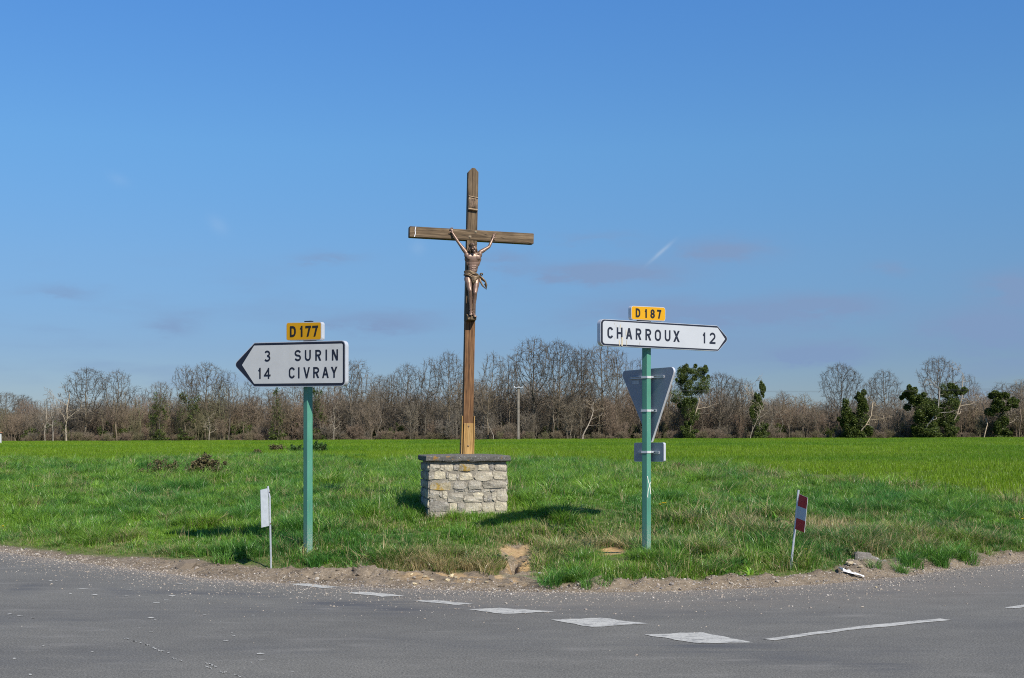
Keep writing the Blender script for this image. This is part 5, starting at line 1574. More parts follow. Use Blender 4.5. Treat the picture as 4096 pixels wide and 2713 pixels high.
# --- the figure: one continuous body grown from overlapping muscles, remeshed
fb = MB()
YB = -SD / 2                                    # front of the shaft
def J(px8, py8, y):                             # zoom px of the figure crop -> local point
    px, py = 1750 + px8 / 3.7325, 880 + py8 / 3.7325
    return Vector((lx(px, py), YB + y, lz(py)))
def limb(pts, radii, n=12):
    # tapered tube with rounded ends
    fb.tube(pts, radii, n)
    fb.ell(pts[0], (radii[0],) * 3, n, 8); fb.ell(pts[-1], (radii[-1],) * 3, n, 8)
def mid(a, b_, t, off=(0, 0, 0)): return a.lerp(b_, t) + Vector(off)
# arms
for sh_, el, wr, kn, th, sgn in ((J(400, 515, -.085), J(288, 362, -.062), J(207, 222, -.034), J(198, 180, -.020), -1, -1), (J(600, 492, -.085), J(738, 400, -.062), J(800, 268, -.034), J(820, 215, -.020), 1, 1)):
    limb([sh_, mid(sh_, el, .35), mid(sh_, el, .7), el], [.030, .029, .023, .0195])
    limb([el, mid(el, wr, .28), mid(el, wr, .65), wr], [.0195, .0215, .016, .0125])
    fb.ell(mid(sh_, el, .40, (0, -.008, -.004)), (.026, .022, .026))
    ax = (kn - wr).normalized()
    sd_ = Vector((0, -1, 0)).cross(ax).normalized()
    limb([wr, wr + ax * .022, wr + ax * .040], [.0125, .015, .014])
    pal = wr + ax * .026
    for k in (-1, 1): limb([pal + sd_ * k * .008, pal + sd_ * k * .011 + ax * .016], [.0105, .010], 8)
    for k, ln in ((-1.5, .040), (-.5, .048), (.5, .046), (1.5, .036)):
        b0 = pal + sd_ * k * .0085 + ax * .020
        spread = (ax + sd_ * k * .16).normalized()
        m1 = b0 + spread * ln * .5 + Vector((0, -.008, 0)); m2 = b0 + spread * ln * .85 + Vector((0, -.019, 0))
        limb([b0, m1, m2], [.0060, .0056, .0048], 8)
    tdir = (ax * .55 - sd_ * sgn * .8).normalized()
    t0 = wr + ax * .012 - sd_ * sgn * .010
    limb([t0, t0 + tdir * .022 + Vector((0, -.006, 0)), t0 + tdir * .036 + Vector((0, -.012, 0))], [.0075, .0065, .0052], 8)
# torso
nk = J(508, 495, -.10)
fb.ell(J(498, 585, -.075), (.092, .058, .088), 20, 14)          # rib cage
fb.ell(J(500, 650, -.070), (.082, .050, .075), 20, 14); fb.ell(J(501, 700, -.069), (.072, .047, .070), 20, 14)
for px8, py8, rx_ in ((446, 578, .050), (552, 572, .050)):         # chest muscles
    fb.ell(J(px8, py8, -.116), (rx_, .0145, .036), 16, 10)
fb.ell(J(400, 545, -.085), (.032, .034, .048)); fb.ell(J(598, 525, -.085), (.032, .034, .048))
limb([J(405, 600, -.07), J(420, 680, -.065)], [.030, .015]); limb([J(592, 590, -.07), J(578, 680, -.065)], [.030, .015])
limb([J(425, 530, -.108), J(490, 520, -.112)], [.013, .012], 8); limb([J(520, 520, -.112), J(585, 512, -.108)], [.012, .013], 8)   # collar bones
for q in range(4):                                                # ribs
    for sx in (-1, 1):
        limb([J(498 + sx * 24, 632 + q * 18, -.117 + q * .004), J(498 + sx * (60 - q * 3), 648 + q * 19, -.098 + q * .003), J(498 + sx * (82 - q * 5), 645 + q * 19, -.070)], [.0055, .0060, .0060], 8)
fb.ell(J(500, 740, -.068), (.064, .044, .072), 18, 12)           # waist
fb.ell(J(505, 760, -.098), (.030, .018, .062), 12, 8)            # belly
for q in (700, 735, 770):
    for sx in (-1, 1): fb.ell(J(503 + sx * 17, q, -.110), (.015, .007, .013), 8, 6)
fb.ell(J(482, 850, -.072), (.086, .056, .062), 18, 12)           # hips
fb.ell(J(410, 865, -.070), (.034, .042, .052)); fb.ell(J(555, 860, -.070), (.034, .042, .052))
# neck and head, tipped towards the image left
limb([nk, J(498, 470, -.115)], [.030, .027])
hd = J(484, 432, -.135)
Mh = Matrix.Rotation(R(14), 3, 'Z') @ Matrix.Rotation(R(4), 3, 'X') @ Matrix.Rotation(R(-8), 3, 'Y')
def H_(x, y, z): return hd + Mh @ Vector((x, y, z))
fb.ell(H_(0, .004, .010), (.040, .050, .052), 18, 12, Mh)
fb.ell(H_(0, -.012, -.022), (.033, .036, .042), 16, 10, Mh)       # face
fb.ell(H_(0, -.034, -.056), (.018, .018, .018), 12, 8, Mh)        # bearded chin
limb([H_(0, -.048, .008), H_(0, -.060, -.018)], [.0075, .0095], 8)  # nose
limb([H_(-.028, -.040, .014), H_(0, -.046, .016), H_(.028, -.040, .014)], [.008, .009, .008], 8)   # brow
for sx in (-1, 1):
    fb.ell(H_(sx * .017, -.043, .001), (.0085, .006, .006), 10, 6, Mh)      # closed eyes
    fb.ell(H_(sx * .025, -.034, -.018), (.013, .012, .012), 10, 6, Mh)      # cheek bones
    fb.ell(H_(sx * .041, 0, -.004), (.006, .011, .016), 10, 6, Mh)          # ears
fb.ell(H_(0, -.050, -.034), (.013, .006, .005), 10, 6, Mh)        # mouth
# legs: knees bent forward, feet crossed side by side on the footrest
for hp, kn, an, hl, toe, s2 in ((J(420, 895, -.078), J(440, 1080, -.150), J(462, 1345, -.085), J(468, 1375, -.060), J(455, 1428, -.150), -1),
                                (J(545, 895, -.080), J(515, 1108, -.150), J(505, 1372, -.085), J(500, 1400, -.060), J(514, 1455, -.150), 1)):
    limb([hp, mid(hp, kn, .35, (0, -.006, 0)), mid(hp, kn, .75), kn], [.050, .046, .035, .029])
    fb.ell(kn + Vector((0, -.010, .004)), (.023, .019, .026))
    limb([kn, mid(kn, an, .3, (0, .012, 0)), mid(kn, an, .7, (0, .004, 0)), an], [.027, .030, .020, .0155])
    fb.ell(an, (.020, .020, .018))
    limb([hl, mid(hl, toe, .4, (0, 0, .010)), mid(hl, toe, .85)], [.018, .020, .018])
    d = (toe - hl).normalized(); sdv = Vector((1, 0, 0))
    for k in range(5):
        off = (k - 2) * .0085 * (-s2)
        l_ = [.026, .024, .021, .018, .014][k]
        a = mid(hl, toe, .85) + sdv * off
        limb([a, a + d * l_], [.0075 if k == 0 else .0058, .0062 if k == 0 else .0048], 8)
body = fb.build('figure', M['bronze'], cr)
rmod = body.modifiers.new('remesh', 'REMESH'); rmod.mode = 'VOXEL'; rmod.voxel_size = .0036; rmod.use_smooth_shade = True
smo = body.modifiers.new('smooth', 'SMOOTH'); smo.factor = .5; smo.iterations = 5
dg = bpy.context.evaluated_depsgraph_get()
me2 = bpy.data.meshes.new_from_object(body.evaluated_get(dg))
body.modifiers.clear(); body.data = me2; me2.name = 'figure'
me2.materials.clear(); me2.materials.append(M['bronze'])
body['label'] = 'dark bronze figure of a thin bearded man with arms raised to the crossbeam'
# hair, crown, loincloth
hb = MB(); rg = random.Random(9)
hb.ell(H_(0, .018, .020), (.043, .046, .046), 16, 10, Mh)
for k in range(22):
    an = R(-8 + 196 * k / 21)
    p0 = H_(math.cos(an) * .040, .005 + math.sin(an) * .035, .020)
    sx = 1 if math.cos(an) > -.2 else .6
    p1 = H_(math.cos(an) * .052, .010 + math.sin(an) * .038, -.025 + rg.uniform(-.01, .01))
    p2 = H_(math.cos(an) * (.060 if sx == 1 else .044), .008 + math.sin(an) * .034 + rg.uniform(-.008, .008), -.065 * sx - rg.uniform(0, .02))
    p3 = H_(math.cos(an) * (.072 if sx == 1 else .040), .0 + math.sin(an) * .030, -.092 * sx - rg.uniform(0, .02))
    hb.tube([p0, p1, p2, p3], [.010, .012, .010, .004], 6)
hb.build('hair', M['hair_bronze'], body, smooth=True)
tb = MB()
for strand in range(3):
    pts = []
    for k in range(25):
        an = 2 * math.pi * k / 24
        pts.append(H_(math.cos(an) * (.049 + .004 * math.sin(an * 5 + strand * 2)), .004 + math.sin(an) * (.056 + .004 * math.cos(an * 4 + strand)), .030 + .007 * math.sin(an * 6 + strand * 2.1)))
    tb.tube(pts, .0050, 6)
for k in range(14):
    an = 2 * math.pi * k / 14 + .2
    a = H_(math.cos(an) * .050, .004 + math.sin(an) * .058, .032)
    tb.tube([a, a + Mh @ Vector((math.cos(an) * .016, math.sin(an) * .018, .014 + .012 * (k % 3)))], [.0042, .001], 5)
tb.build('crown_of_thorns', M['hair_bronze'], body, smooth=True)
cb_ = MB()
for q, (dz, rr_) in enumerate(((0, .012), (.016, .011), (.030, .009), (-.014, .012), (-.028, .011))):   # twisted waist folds
    pts = []
    for k in range(19):
        t = k / 18
        an = math.pi * (1 + t)
        c = J(480, 838, -.072)
        sag = -.035 * t + .018 * math.sin(t * math.pi * (1 + .3 * q))
        pts.append(c + Vector((math.cos(an) * (.094 + .003 * q), math.sin(an) * (.066 + .002 * q), dz + .018 + sag)))
    cb_.tube(pts, [rr_ * (.8 + .3 * math.sin(k * .9 + q)) for k in range(19)], 8)
for k in range(9):                                               # front folds slung from the image-right hip to the left thigh
    t = k / 8
    cb_.tube([J(578 - 8 * t, 845 + 30 * t, -.118), J(540 - 14 * t, 862 + 46 * t, -.142 - .005 * (k % 2)), J(490 - 10 * t, 868 + 62 * t - 10 * math.sin(t * 3.1), -.146 - .006 * (k % 2)), J(438 + 34 * t, 872 + 48 * t, -.128)],
             [.010, .0125, .0125, .008], 8)
for k in range(4):                                               # short tail between the thighs
    cb_.tube([J(478 + k * 15, 880, -.142), J(480 + k * 13, 935, -.148 + .004 * (k % 2)), J(488 + k * 8, 985 - 14 * abs(k - 1), -.138)], [.012, .013, .006], 8)
# fluttering end at the figure's side
for q in range(4):
    o_ = q * .006
    cb_.tube([J(588, 842, -.10 + o_), J(632, 880 + q * 6, -.115 + o_), J(668 + q * 5, 920 + q * 5, -.12 + o_), J(690 - q * 7, 975, -.115 + o_), J(684 - q * 2, 1050 - q * 22, -.11 + o_)], [.012, .012, .011, .012, .003], 8)
cb_.tube([J(592, 850, -.09), J(604, 930, -.10), J(632, 985, -.105), J(676, 1030, -.108)], [.013, .014, .012, .005], 8)
rgp = [J(616, 818, -.10) + Vector((math.cos(a_) * .017, -.012 * math.sin(a_), math.sin(a_) * .012)) for a_ in [2 * math.pi * k / 14 for k in range(15)]]
cb_.tube(rgp, .0085, 8)
lc = cb_.build('loincloth', M['cloth_bronze'], body, smooth=True)
for hx in (J(198, 192, -.036), J(818, 228, -.036)):
    MB().ell(hx + Vector((0, -.006, 0)), (.007, .006, .007), 8, 6).build('nail', M['bolt'], body)

# ------------------------------------------------------------------ direction signs
def panel_frame(X0, Y0, Z0, th):
    c, s_ = math.cos(th), math.sin(th)
    def uv(px, py):
        k = (px - 2048) / F
        u = (k * Y0 - X0) / (c - k * s_)
        Yq = Y0 + u * s_
        return (u, CZ - (py - HZ) / F * Yq - Z0)
    return uv

def round_poly(pts, rads, n=6):
    out = []
    P = [Vector(p) for p in pts]
    for i, p in enumerate(P):
        r = rads[i] if hasattr(rads, '__len__') else rads
        if r <= 0: out.append((p.x, p.y)); continue
        a = (P[i - 1] - p).normalized(); b_ = (P[(i + 1) % len(P)] - p).normalized()
        an = a.angle(b_)
        d = min(r / math.tan(an / 2), .45 * min((P[i - 1] - p).length, (P[(i + 1) % len(P)] - p).length))
        r2 = d * math.tan(an / 2)
        c = p + (a + b_).normalized() * (r2 / math.sin(an / 2))
        s0 = p + a * d - c; s1 = p + b_ * d - c
        a0 = math.atan2(s0.y, s0.x); da = math.atan2(s1.y, s1.x) - a0
        while da > math.pi: da -= 2 * math.pi
        while da < -math.pi: da += 2 * math.pi
        for k in range(n + 1):
            w = a0 + da * k / n
            out.append((c.x + r2 * math.cos(w), c.y + r2 * math.sin(w)))
    area = sum(out[i][0] * out[(i + 1) % len(out)][1] - out[(i + 1) % len(out)][0] * out[i][1] for i in range(len(out)))
    return out if area > 0 else out[::-1]

def inset(poly, d):
    """shrink a rounded outline towards its inside by d"""
    P = [Vector(p) for p in poly]; out = []
    for i, p in enumerate(P):
        a = (p - P[i - 1]); b_ = (P[(i + 1) % len(P)] - p)
        na = Vector((-a.y, a.x)).normalized() if a.length > 1e-7 else Vector((0, 0))
        nb = Vector((-b_.y, b_.x)).normalized() if b_.length > 1e-7 else na
        m_ = (na + nb); m_ = m_.normalized() if m_.length > 1e-6 else na
        q = p + m_ * d; out.append((q.x, q.y))
    return out

def lettering(name, items, y_mid, cap, stroke, uv, mat, parent, depth, zoom):
    """items: (char, x0, x1, ytop, ybot) in zoom px"""
    zx0, zy0, k = zoom
    mb = MB()
    for ch, x0, x1, yt, yb in items:
        ua, va = uv(zx0 + x0 / k, zy0 + yb / k); ub, vb = uv(zx0 + x1 / k, zy0 + yt / k)
        va2 = va
        glyph(mb, ch, ua, ub, va2, vb, stroke, depth)
    return mb.build(name, mat, parent)

def post(name, parent, h, side, rz, mat):
    me = MB().box((0, 0, h / 2 - .25), (side, side, h + .5)).build(name, mat, parent, (0, 0, 0), (0, 0, rz))
    bv = me.modifiers.new('bevel', 'BEVEL'); bv.width = .008; bv.segments = 3
    return me

# --- left sign: two towns
XL, YL = (1232 - 2048) / F * 15.2, 15.2
zl = gz(XL, YL)
ls = empty('direction_sign', (XL, YL, zl))
TL = R(-29)
post('post', ls, CZ - zl + (HZ - 1300) / F * 15.2, .083, R(47), M['green_l'])
# panel plane sits in front of the post
nL = Vector((math.sin(TL), -math.cos(TL), 0))
OL = Vector((XL, YL, 0)) + nL * .122
uvL = panel_frame(OL.x, OL.y, 0.0, TL)
Z3 = lambda x, y: (900 + x / 3.92, 1250 + y / 3.92)
pn = empty('arrow_panel', (OL.x - XL, OL.y - YL, -zl), (0, 0, TL)); pn.parent = ls
bpy.data.objects.remove(pn)
def panel(name, parent, O, th, base_z, outline_px, rads, thick, mat, front=0.0):
    uv = panel_frame(O.x, O.y, 0.0, th)
    poly = round_poly([uv(*p) for p in outline_px], rads)
    o = MB().prism(poly, -front, thick).build(name, mat, parent, (O.x - parent.location.x, O.y - parent.location.y, -base_z), (0, 0, th))
    return o, uv, poly
out_px = [Z3(462, 474), Z3(1888, 438), Z3(1888, 1158), Z3(458, 1168), Z3(138, 818)]
pan, uvL, poly = panel('arrow_panel', ls, OL, TL, zl, out_px, [.03, .06, .06, .03, .05], .062, M['alu'])
MB().sheet(inset(poly, .009), -.002).build('black_border', M['navy'], pan)
inn = round_poly([uvL(*Z3(*p)) for p in ((460, 521), (1850, 489), (1850, 1106), (460, 1119), (270, 826))], [.015, .02, .02, .015, .0])
MB().sheet(inn, -.004).build('white_face', M['face_dull'], pan)
z3 = (900, 1250, 3.92)
lettering('place_name', [('S', 1096, 1197, 587, 766), ('U', 1257, 1351, 587, 763), ('R', 1421, 1514, 584, 758), ('I', 1581, 1605, 582, 755), ('N', 1681, 1777, 578, 755)], 0, 0, .0225, uvL, M['navy'], pan, .006, z3)
lettering('place_name', [('C', 1006, 1103, 858, 1037), ('I', 1150, 1175, 860, 1034), ('V', 1234, 1336, 858, 1034), ('R', 1388, 1482, 855, 1030), ('A', 1527, 1632, 853, 1030), ('Y', 1664, 1768, 850, 1026)], 0, 0, .0225, uvL, M['navy'], pan, .006, z3)
lettering('distance', [('3', 624, 716, 596, 774)], 0, 0, .0225, uvL, M['navy'], pan, .006, z3)
lettering('distance', [('1', 518, 574, 868, 1044), ('4', 616, 720, 868, 1044)], 0, 0, .0225, uvL, M['navy'], pan, .006, z3)
rp_px = [Z3(960, 158), Z3(1512, 147), Z3(1512, 434), Z3(960, 443)]
rp, uvR, poly = panel('route_plate', ls, OL, TL, zl, rp_px, .030, .062, M['alu'])
MB().sheet(inset(poly, .0085), -.002).build('yellow_face', M['yellow'], rp)
lettering('route_number', [('D', 1022, 1115, 212, 386), ('1', 1172, 1228, 210, 384), ('7', 1264, 1352, 208, 381), ('7', 1372, 1464, 205, 378)], 0, 0, .0255, uvR, M['black'], rp, .005, z3)
for a_, b_ in ((Z3(1235, 146), Z3(1338, 146)), (Z3(1225, 436), Z3(1388, 446))):
    u0, v0 = uvL(*a_); u1, v1 = uvL(*b_)
    MB().box(((u0 + u1) / 2, .035, v0), (u1 - u0, .05, .018)).build('bracket', M['navy'], ls, (OL.x - XL, OL.y - YL, -zl), (0, 0, TL))
tag(ls, 'dull white arrow sign pointing left to two towns, yellow D 177 plate on top', 'road sign', 'direction signs on green posts')

# --- right sign: one town, with the back of a give-way sign below
XR, YR = (2586 - 2048) / F * 14.5, 14.5
zr = gz(XR, YR)
rs_ = empty('direction_sign', (XR, YR, zr))
TR = R(35)
pr = post('post', rs_, CZ - zr + (HZ - 1250) / F * 14.5, .077, R(47), M['green_l'])
nR = Vector((math.sin(TR), -math.cos(TR), 0))
OR_ = Vector((XR, YR, 0)) + nR * .115
Z4 = lambda x, y: (2360 + x / 3.947, 1180 + y / 3.947)
z4 = (2360, 1180, 3.947)
out_px = [Z4(165, 378), Z4(2012, 486), Z4(2188, 696), Z4(2025, 888), Z4(165, 800)]
pan, uvR, poly = panel('arrow_panel', rs_, OR_, TR, zr, out_px, [.055, .04, .045, .04, .055], .058, M['alu'])
MB().sheet(inset(poly, .005), -.002).build('black_border', M['navy'], pan)
inn = round_poly([uvR(*Z4(*p)) for p in ((198, 408), (2012, 520), (2130, 697), (2018, 862), (198, 768))], [.035, .012, .0, .012, .035])
MB().sheet(inn, -.004).build('white_face', M['face_white'], pan)
lettering('place_name', [('C', 270, 362, 509, 686), ('H', 417, 509, 517, 690), ('A', 562, 663, 527, 699), ('R', 717, 806, 533, 707), ('R', 870, 962, 541, 716), ('O', 1018, 1116, 551, 726), ('U', 1175, 1266, 560, 732), ('X', 1310, 1412, 568, 741)],
          0, 0, .0235, uvR, M['navy'], pan, .006, z4)
lettering('distance', [('1', 1766, 1824, 594, 764), ('2', 1882, 1976, 598, 772)], 0, 0, .0235, uvR, M['navy'], pan, .006, z4)
for x, y0, y1, w in ((472, 468, 530, 10), (408, 468, 510, 5), (565, 545, 640, 10), (458, 715, 800, 13), (500, 670, 806, 22), (573, 715, 800, 6), (380, 440, 465, 4), (783, 745, 783, 6), (390, 660, 710, 4)):
    a_, b_, c_, d_ = uvR(*Z4(x - w / 2, y1)), uvR(*Z4(x + w / 2, y1)), uvR(*Z4(x + w / 2 * .8, y0)), uvR(*Z4(x - w / 2 * .8, y0))
    MB().sheet([a_, b_, c_, d_], -.0075).build('stain', M['stain'], pan)
rp_px = [Z4(650, 170), Z4(1190, 196), Z4(1190, 416), Z4(650, 390)]
rp, uvP, poly = panel('route_plate', rs_, OR_, TR, zr, rp_px, .032, .05, M['alu'])
MB().sheet(inset(poly, .006), -.002).build('yellow_face', M['yellow'], rp)
lettering('route_number', [('D', 718, 790, 216, 352), ('1', 856, 900, 226, 360), ('8', 950, 1020, 231, 368), ('7', 1056, 1122, 238, 371)], 0, 0, .0215, uvP, M['black'], rp, .005, z4)
u0, v0 = uvR(*Z4(785, 405)); u1, v1 = uvR(*Z4(935, 412))
MB().box(((u0 + u1) / 2, .03, (v0 + v1) / 2), (u1 - u0, .05, .03)).build('bracket', M['navy'], rs_, (OR_.x - XR, OR_.y - YR, -zr), (0, 0, TR))
# give-way triangle seen from behind
TY = R(-52)
nY = Vector((math.sin(TY), -math.cos(TY), 0))
OY = Vector((XR, YR, 0)) - nY * .085
Z5 = lambda x, y: (2440 + x / 3.0156, 1380 + y / 3.0156)
tri_px = [Z5(125, 316), Z5(790, 262), Z5(487, 1205), ]
tri, uvY, poly = panel('give_way_sign', rs_, OY, TY, zr, tri_px, [.05, .05, .025], .030, M['alu'])
MB().sheet(inset(poly, .004), -.002).build('sign_back', M['back'], tri)
def rail(px0, px1, py0, py1, par, uv, name='rail'):
    (ua, va), (ub, vb) = uv(*Z5(px0, py0)), uv(*Z5(px1, py1))
    mbr = MB()
    for dz in (-.010, .010):
        mbr.box(((ua + ub) / 2, -.012, (va + vb) / 2 + dz), (ub - ua, .020, .005))
    mbr.box(((ua + ub) / 2, -.0045, (va + vb) / 2), (ub - ua, .005, .020))
    return mbr.build(name, M['galv'], par)
rail(258, 660, 405, 376, tri, uvY); rail(372, 565, 800, 788, tri, uvY)
a_, b_ = uvY(*Z5(272, 475)), uvY(*Z5(352, 428))
MB().sheet([(a_[0], a_[1]), (b_[0], a_[1]), (b_[0], b_[1]), (a_[0], b_[1])], -.004).build('maker_sticker', M['grey_plate'], tri)
sub_px = [Z5(290, 1180), Z5(648, 1178), Z5(648, 1410), Z5(290, 1408)]
sp_, uvS, poly = panel('small_plate', rs_, OY, TY, zr, sub_px, .022, .034, M['alu'])
MB().sheet(inset(poly, .004), -.002).build('sign_back', M['back'], sp_)
rail(350, 602, 1300, 1292, sp_, uvS)
for py in (388, 792, 1293):
    zc_ = CZ - (1380 + py / 3.0156 - HZ) / F * 14.45 - zr
    cl_ = MB().box((0, 0, zc_), (.087, .087, .026)).build('clamp_band', M['band'], rs_, (0, 0, 0), (0, 0, R(47)))
    MB().box((.047, -.052, zc_), (.03, .02, .022), .003, ).build('clamp_bolt', M['galv'], cl_)
# cream paint strokes crossing on the post's lit face
zX = lambda py: CZ - (py - HZ) / F * 14.45 - zr
mk = MB()
sd2 = .077 / 2 + .0015
for pts in ([(.030 - .066, 1905), (-.012, 1930), (.012, 1942), (.030, 1978)], [(.034, 1928), (.008, 1940), (-.022, 1965), (-.032, 1990)]):
    for (a_, p_), (b_, q_) in zip(pts[:-1], pts[1:]):
        k = .0006 * len(mk.v) / 8
        mk.add([(a_ - .006, -sd2 - k * .1, zX(p_)), (a_ + .006, -sd2 - k * .1, zX(p_)), (b_ + .006, -sd2 - k * .1, zX(q_)), (b_ - .006, -sd2 - k * .1, zX(q_))], [(0, 1, 2, 3)])
mk.build('paint_stroke', M['white_mark'], pr)
tag(rs_, 'bright white arrow sign pointing right to one town above a triangle seen from behind', 'road sign', 'direction signs on green posts')

# ------------------------------------------------------------------ small roadside markers
def lean_pts(pxb, pyb, pxt, pyt, Yd): return (Vector(((pxb - 2048) / F * Yd, Yd, CZ - (pyb - HZ) / F * Yd)), Vector(((pxt - 2048) / F * Yd, Yd, CZ - (pyt - HZ) / F * Yd)))
Yd = 14.75
b0, t0 = lean_pts(1085, 2268, 1079, 1990, Yd)
t1 = lean_pts(1085, 2268, 1071, 1945, Yd)[1]
b0.z = min(b0.z, gz(b0.x, b0.y)) - .05
dl = empty('marker_post', (b0.x, b0.y, b0.z))
MB().tube([(0, 0, -.1), tuple(t0 - b0), tuple(t1 - b0)], .0115, 6).build('stake', M['galv'], dl)
def lplate(parent, base, Yd_, quad_px, thick, mat, name, turn):
    """bent rectangular plate; quad px TL TR BR BL, turned about the vertical through its right edge"""
    P = []
    for (px, py) in quad_px:
        P.append(Vector(((px - 2048) / F * Yd_, Yd_, CZ - (py - HZ) / F * Yd_)) - base)
    return P
q = lplate(dl, b0, Yd, [(1042, 1960), (1073, 1953), (1076, 2104), (1046, 2111)], .004, M['grey_plate'], 'plate', 0)
dy = .20
TLp, TRp, BRp, BLp = q
for v in (TLp, BLp): v *= 1.0; 
off = Vector((0, dy, 0))
k = (Yd + dy) / Yd
def deeper(v, d):
    w = v + b0; f_ = (Yd + d) / Yd
    return Vector((w.x * f_, Yd + d, CZ + (w.z - CZ) * f_)) - b0
front = [deeper(TLp, -.10), TRp + Vector((0, .004, 0)), BRp + Vector((0, .004, 0)), deeper(BLp, -.10)]
nrm = (front[1] - front[0]).cross(front[3] - front[0]).normalized()
mb = MB(); bk = [v + nrm * .004 for v in front]
mb.add(front + bk, [(3, 2, 1, 0), (4, 5, 6, 7), (0, 1, 5, 4), (1, 2, 6, 5), (2, 3, 7, 6), (3, 0, 4, 7)])
mb.build('plate', M['grey_plate'], dl)
for py in (1968, 2094):
    p = Vector(((1080 + (py - 1968) * .03 - 2048) / F * Yd, Yd - .012, CZ - (py - HZ) / F * Yd)) - b0
    MB().ell(p, (.008, .010, .008), 8, 6).build('bolt', M['bolt'], dl)
tag(dl, 'grey metal flag plate seen from behind on a thin bent galvanised stake', 'marker post')

Yd2 = 14.2
b2, t2 = lean_pts(3165, 2250, 3194, 1960, Yd2)
mk_ = empty('marker_post', tuple(b2))
MB().tube([(t2 - b2) * -.2, tuple((t2 - b2) * .5 + Vector((.004, 0, 0))), tuple(t2 - b2)], .0125, 6).build('stake', M['galv'], mk_)
Z7 = lambda x, y: (3100 + x / 3.485, 1900 + y / 3.485)
def P7(x, y, d):
    px, py = Z7(x, y); yy = Yd2 + d
    return Vector(((px - 2048) / F * yy, yy, CZ - (py - HZ) / F * yy)) - b2
rows = [((340, 266), (456, 318)), ((318, 432), (441, 478)), ((301, 598), (424, 646)), ((283, 756), (408, 804))]
pts = [(P7(*l, -.015), P7(*r_, -.16)) for l, r_ in rows]
bd = MB()
fl_ = [p[0] for p in pts] + [p[1] for p in pts][::-1]
nn_ = (pts[0][1] - pts[0][0]).cross(pts[3][0] - pts[0][0]).normalized()
if nn_.y > 0: nn_ = -nn_
bk = [v - nn_ * .004 for v in fl_]
m_ = len(fl_)
bd.add(fl_ + bk, [tuple(range(m_)), tuple(range(m_, 2 * m_))[::-1]] + [(i, m_ + i, m_ + (i + 1) % m_, (i + 1) % m_) for i in range(m_)])
pb = bd.build('plate', M['alu'], mk_)
for i, (nm, mt) in enumerate((('red_band', 'red'), ('white_band', 'refl_white'), ('red_band', 'red'))):
    q = [pts[i][0], pts[i][1], pts[i + 1][1], pts[i + 1][0]]
    MB().add([v + nn_ * .002 for v in q], [(0, 1, 2, 3)]) if False else None
    s_ = MB(); s_.add([v + nn_ * .002 for v in q], [(3, 2, 1, 0)]); s_.build(nm, M[mt], pb)
tag(mk_, 'red and white banded flag plate leaning on a thin stake in the right verge', 'marker post')

# ------------------------------------------------------------------ brambles, weeds, dandelions, litter, stones, culvert
def bramble(name, px, py, wpx, hpx, mat, label, cat, seed, nst=26, leaves=700, lsz=.018):
    Xb, Yb, zg = hit(px, py)
    w = wpx / F * Yb; h = hpx / F * Yb * 1.05
    e = empty(name, (Xb, Yb, zg))
    rg = random.Random(seed)
    mbs = MB()
    for k in range(nst):
        a = rg.uniform(0, 6.283); r_ = rg.uniform(.1, .5) * w
        p0 = Vector((rg.uniform(-.35, .35) * w, rg.uniform(-.2, .2) * w, -.03))
        p1 = p0 + Vector((math.cos(a) * r_ * .4, math.sin(a) * r_ * .4, h * rg.uniform(.6, 1.1)))
        p2 = p0 + Vector((math.cos(a) * r_, math.sin(a) * r_, h * rg.uniform(.3, .9)))
        mbs.tube([p0, (p0 + p1) / 2 + Vector((0, 0, h * .2)), p1, p2], [.006, .005, .004, .002], 4)
    mbs.build('stems', M['bramble'], e)
    bl = [(rg.uniform(-.36, .36) * w, rg.uniform(-.12, .12) * w, h * rg.uniform(.35, .75), w * rg.uniform(.16, .24), w * .16, h * rg.uniform(.35, .55)) for _ in range(7)]
    link('foliage', leaf_cloud(seed, bl, leaves // 3, lsz, mat, 'foliage'), e)
    tag(e, label, cat)
bramble('bramble_bush', 818, 1908, 190, 66, M['bramble'], 'brown withered bramble mound in the grass at left', 'bramble', 5, 34, 1500, .022)
bramble('bramble_bush', 640, 1902, 150, 48, M['bramble'], 'thin low brown bramble left of the large withered mound', 'bramble', 6, 22, 420, .020)
bramble('bramble_bush', 1110, 1810, 70, 26, M['bramble'], 'small brown bramble at the field edge left of the left green post', 'bramble', 7, 16, 380, .03)
bramble('bramble_bush', 1032, 1818, 36, 18, M['bramble'], 'tiny tan tuft at the field edge, leftmost of the three by the left post', 'bramble', 8, 12, 200, .025)
bramble('weed_clump', 1285, 1812, 75, 36, M['weed'], 'dark green weed clump at the field edge just right of the left green post', 'weed', 9, 18, 700, .035)
bramble('weed_clump', 1190, 1812, 60, 26, M['weed'], 'dull weed clump at the field edge hidden behind the left green post', 'weed', 10, 14, 400, .03)
bramble('weed_clump', 1985, 2245, 70, 20, M['weed'], 'dark leafy weed on the bank left of the washed-out gully', 'weed', 11, 10, 260, .014)
bramble('weed_clump', 2700, 1885, 60, 26, M['bramble'], 'brownish weed patch behind the right green post', 'weed', 12, 14, 300, .022)
bramble('weed_clump', 3370, 2222, 80, 20, M['weed'], 'bright leafy weed beside the broken concrete culvert head', 'weed', 13, 10, 260, .014)

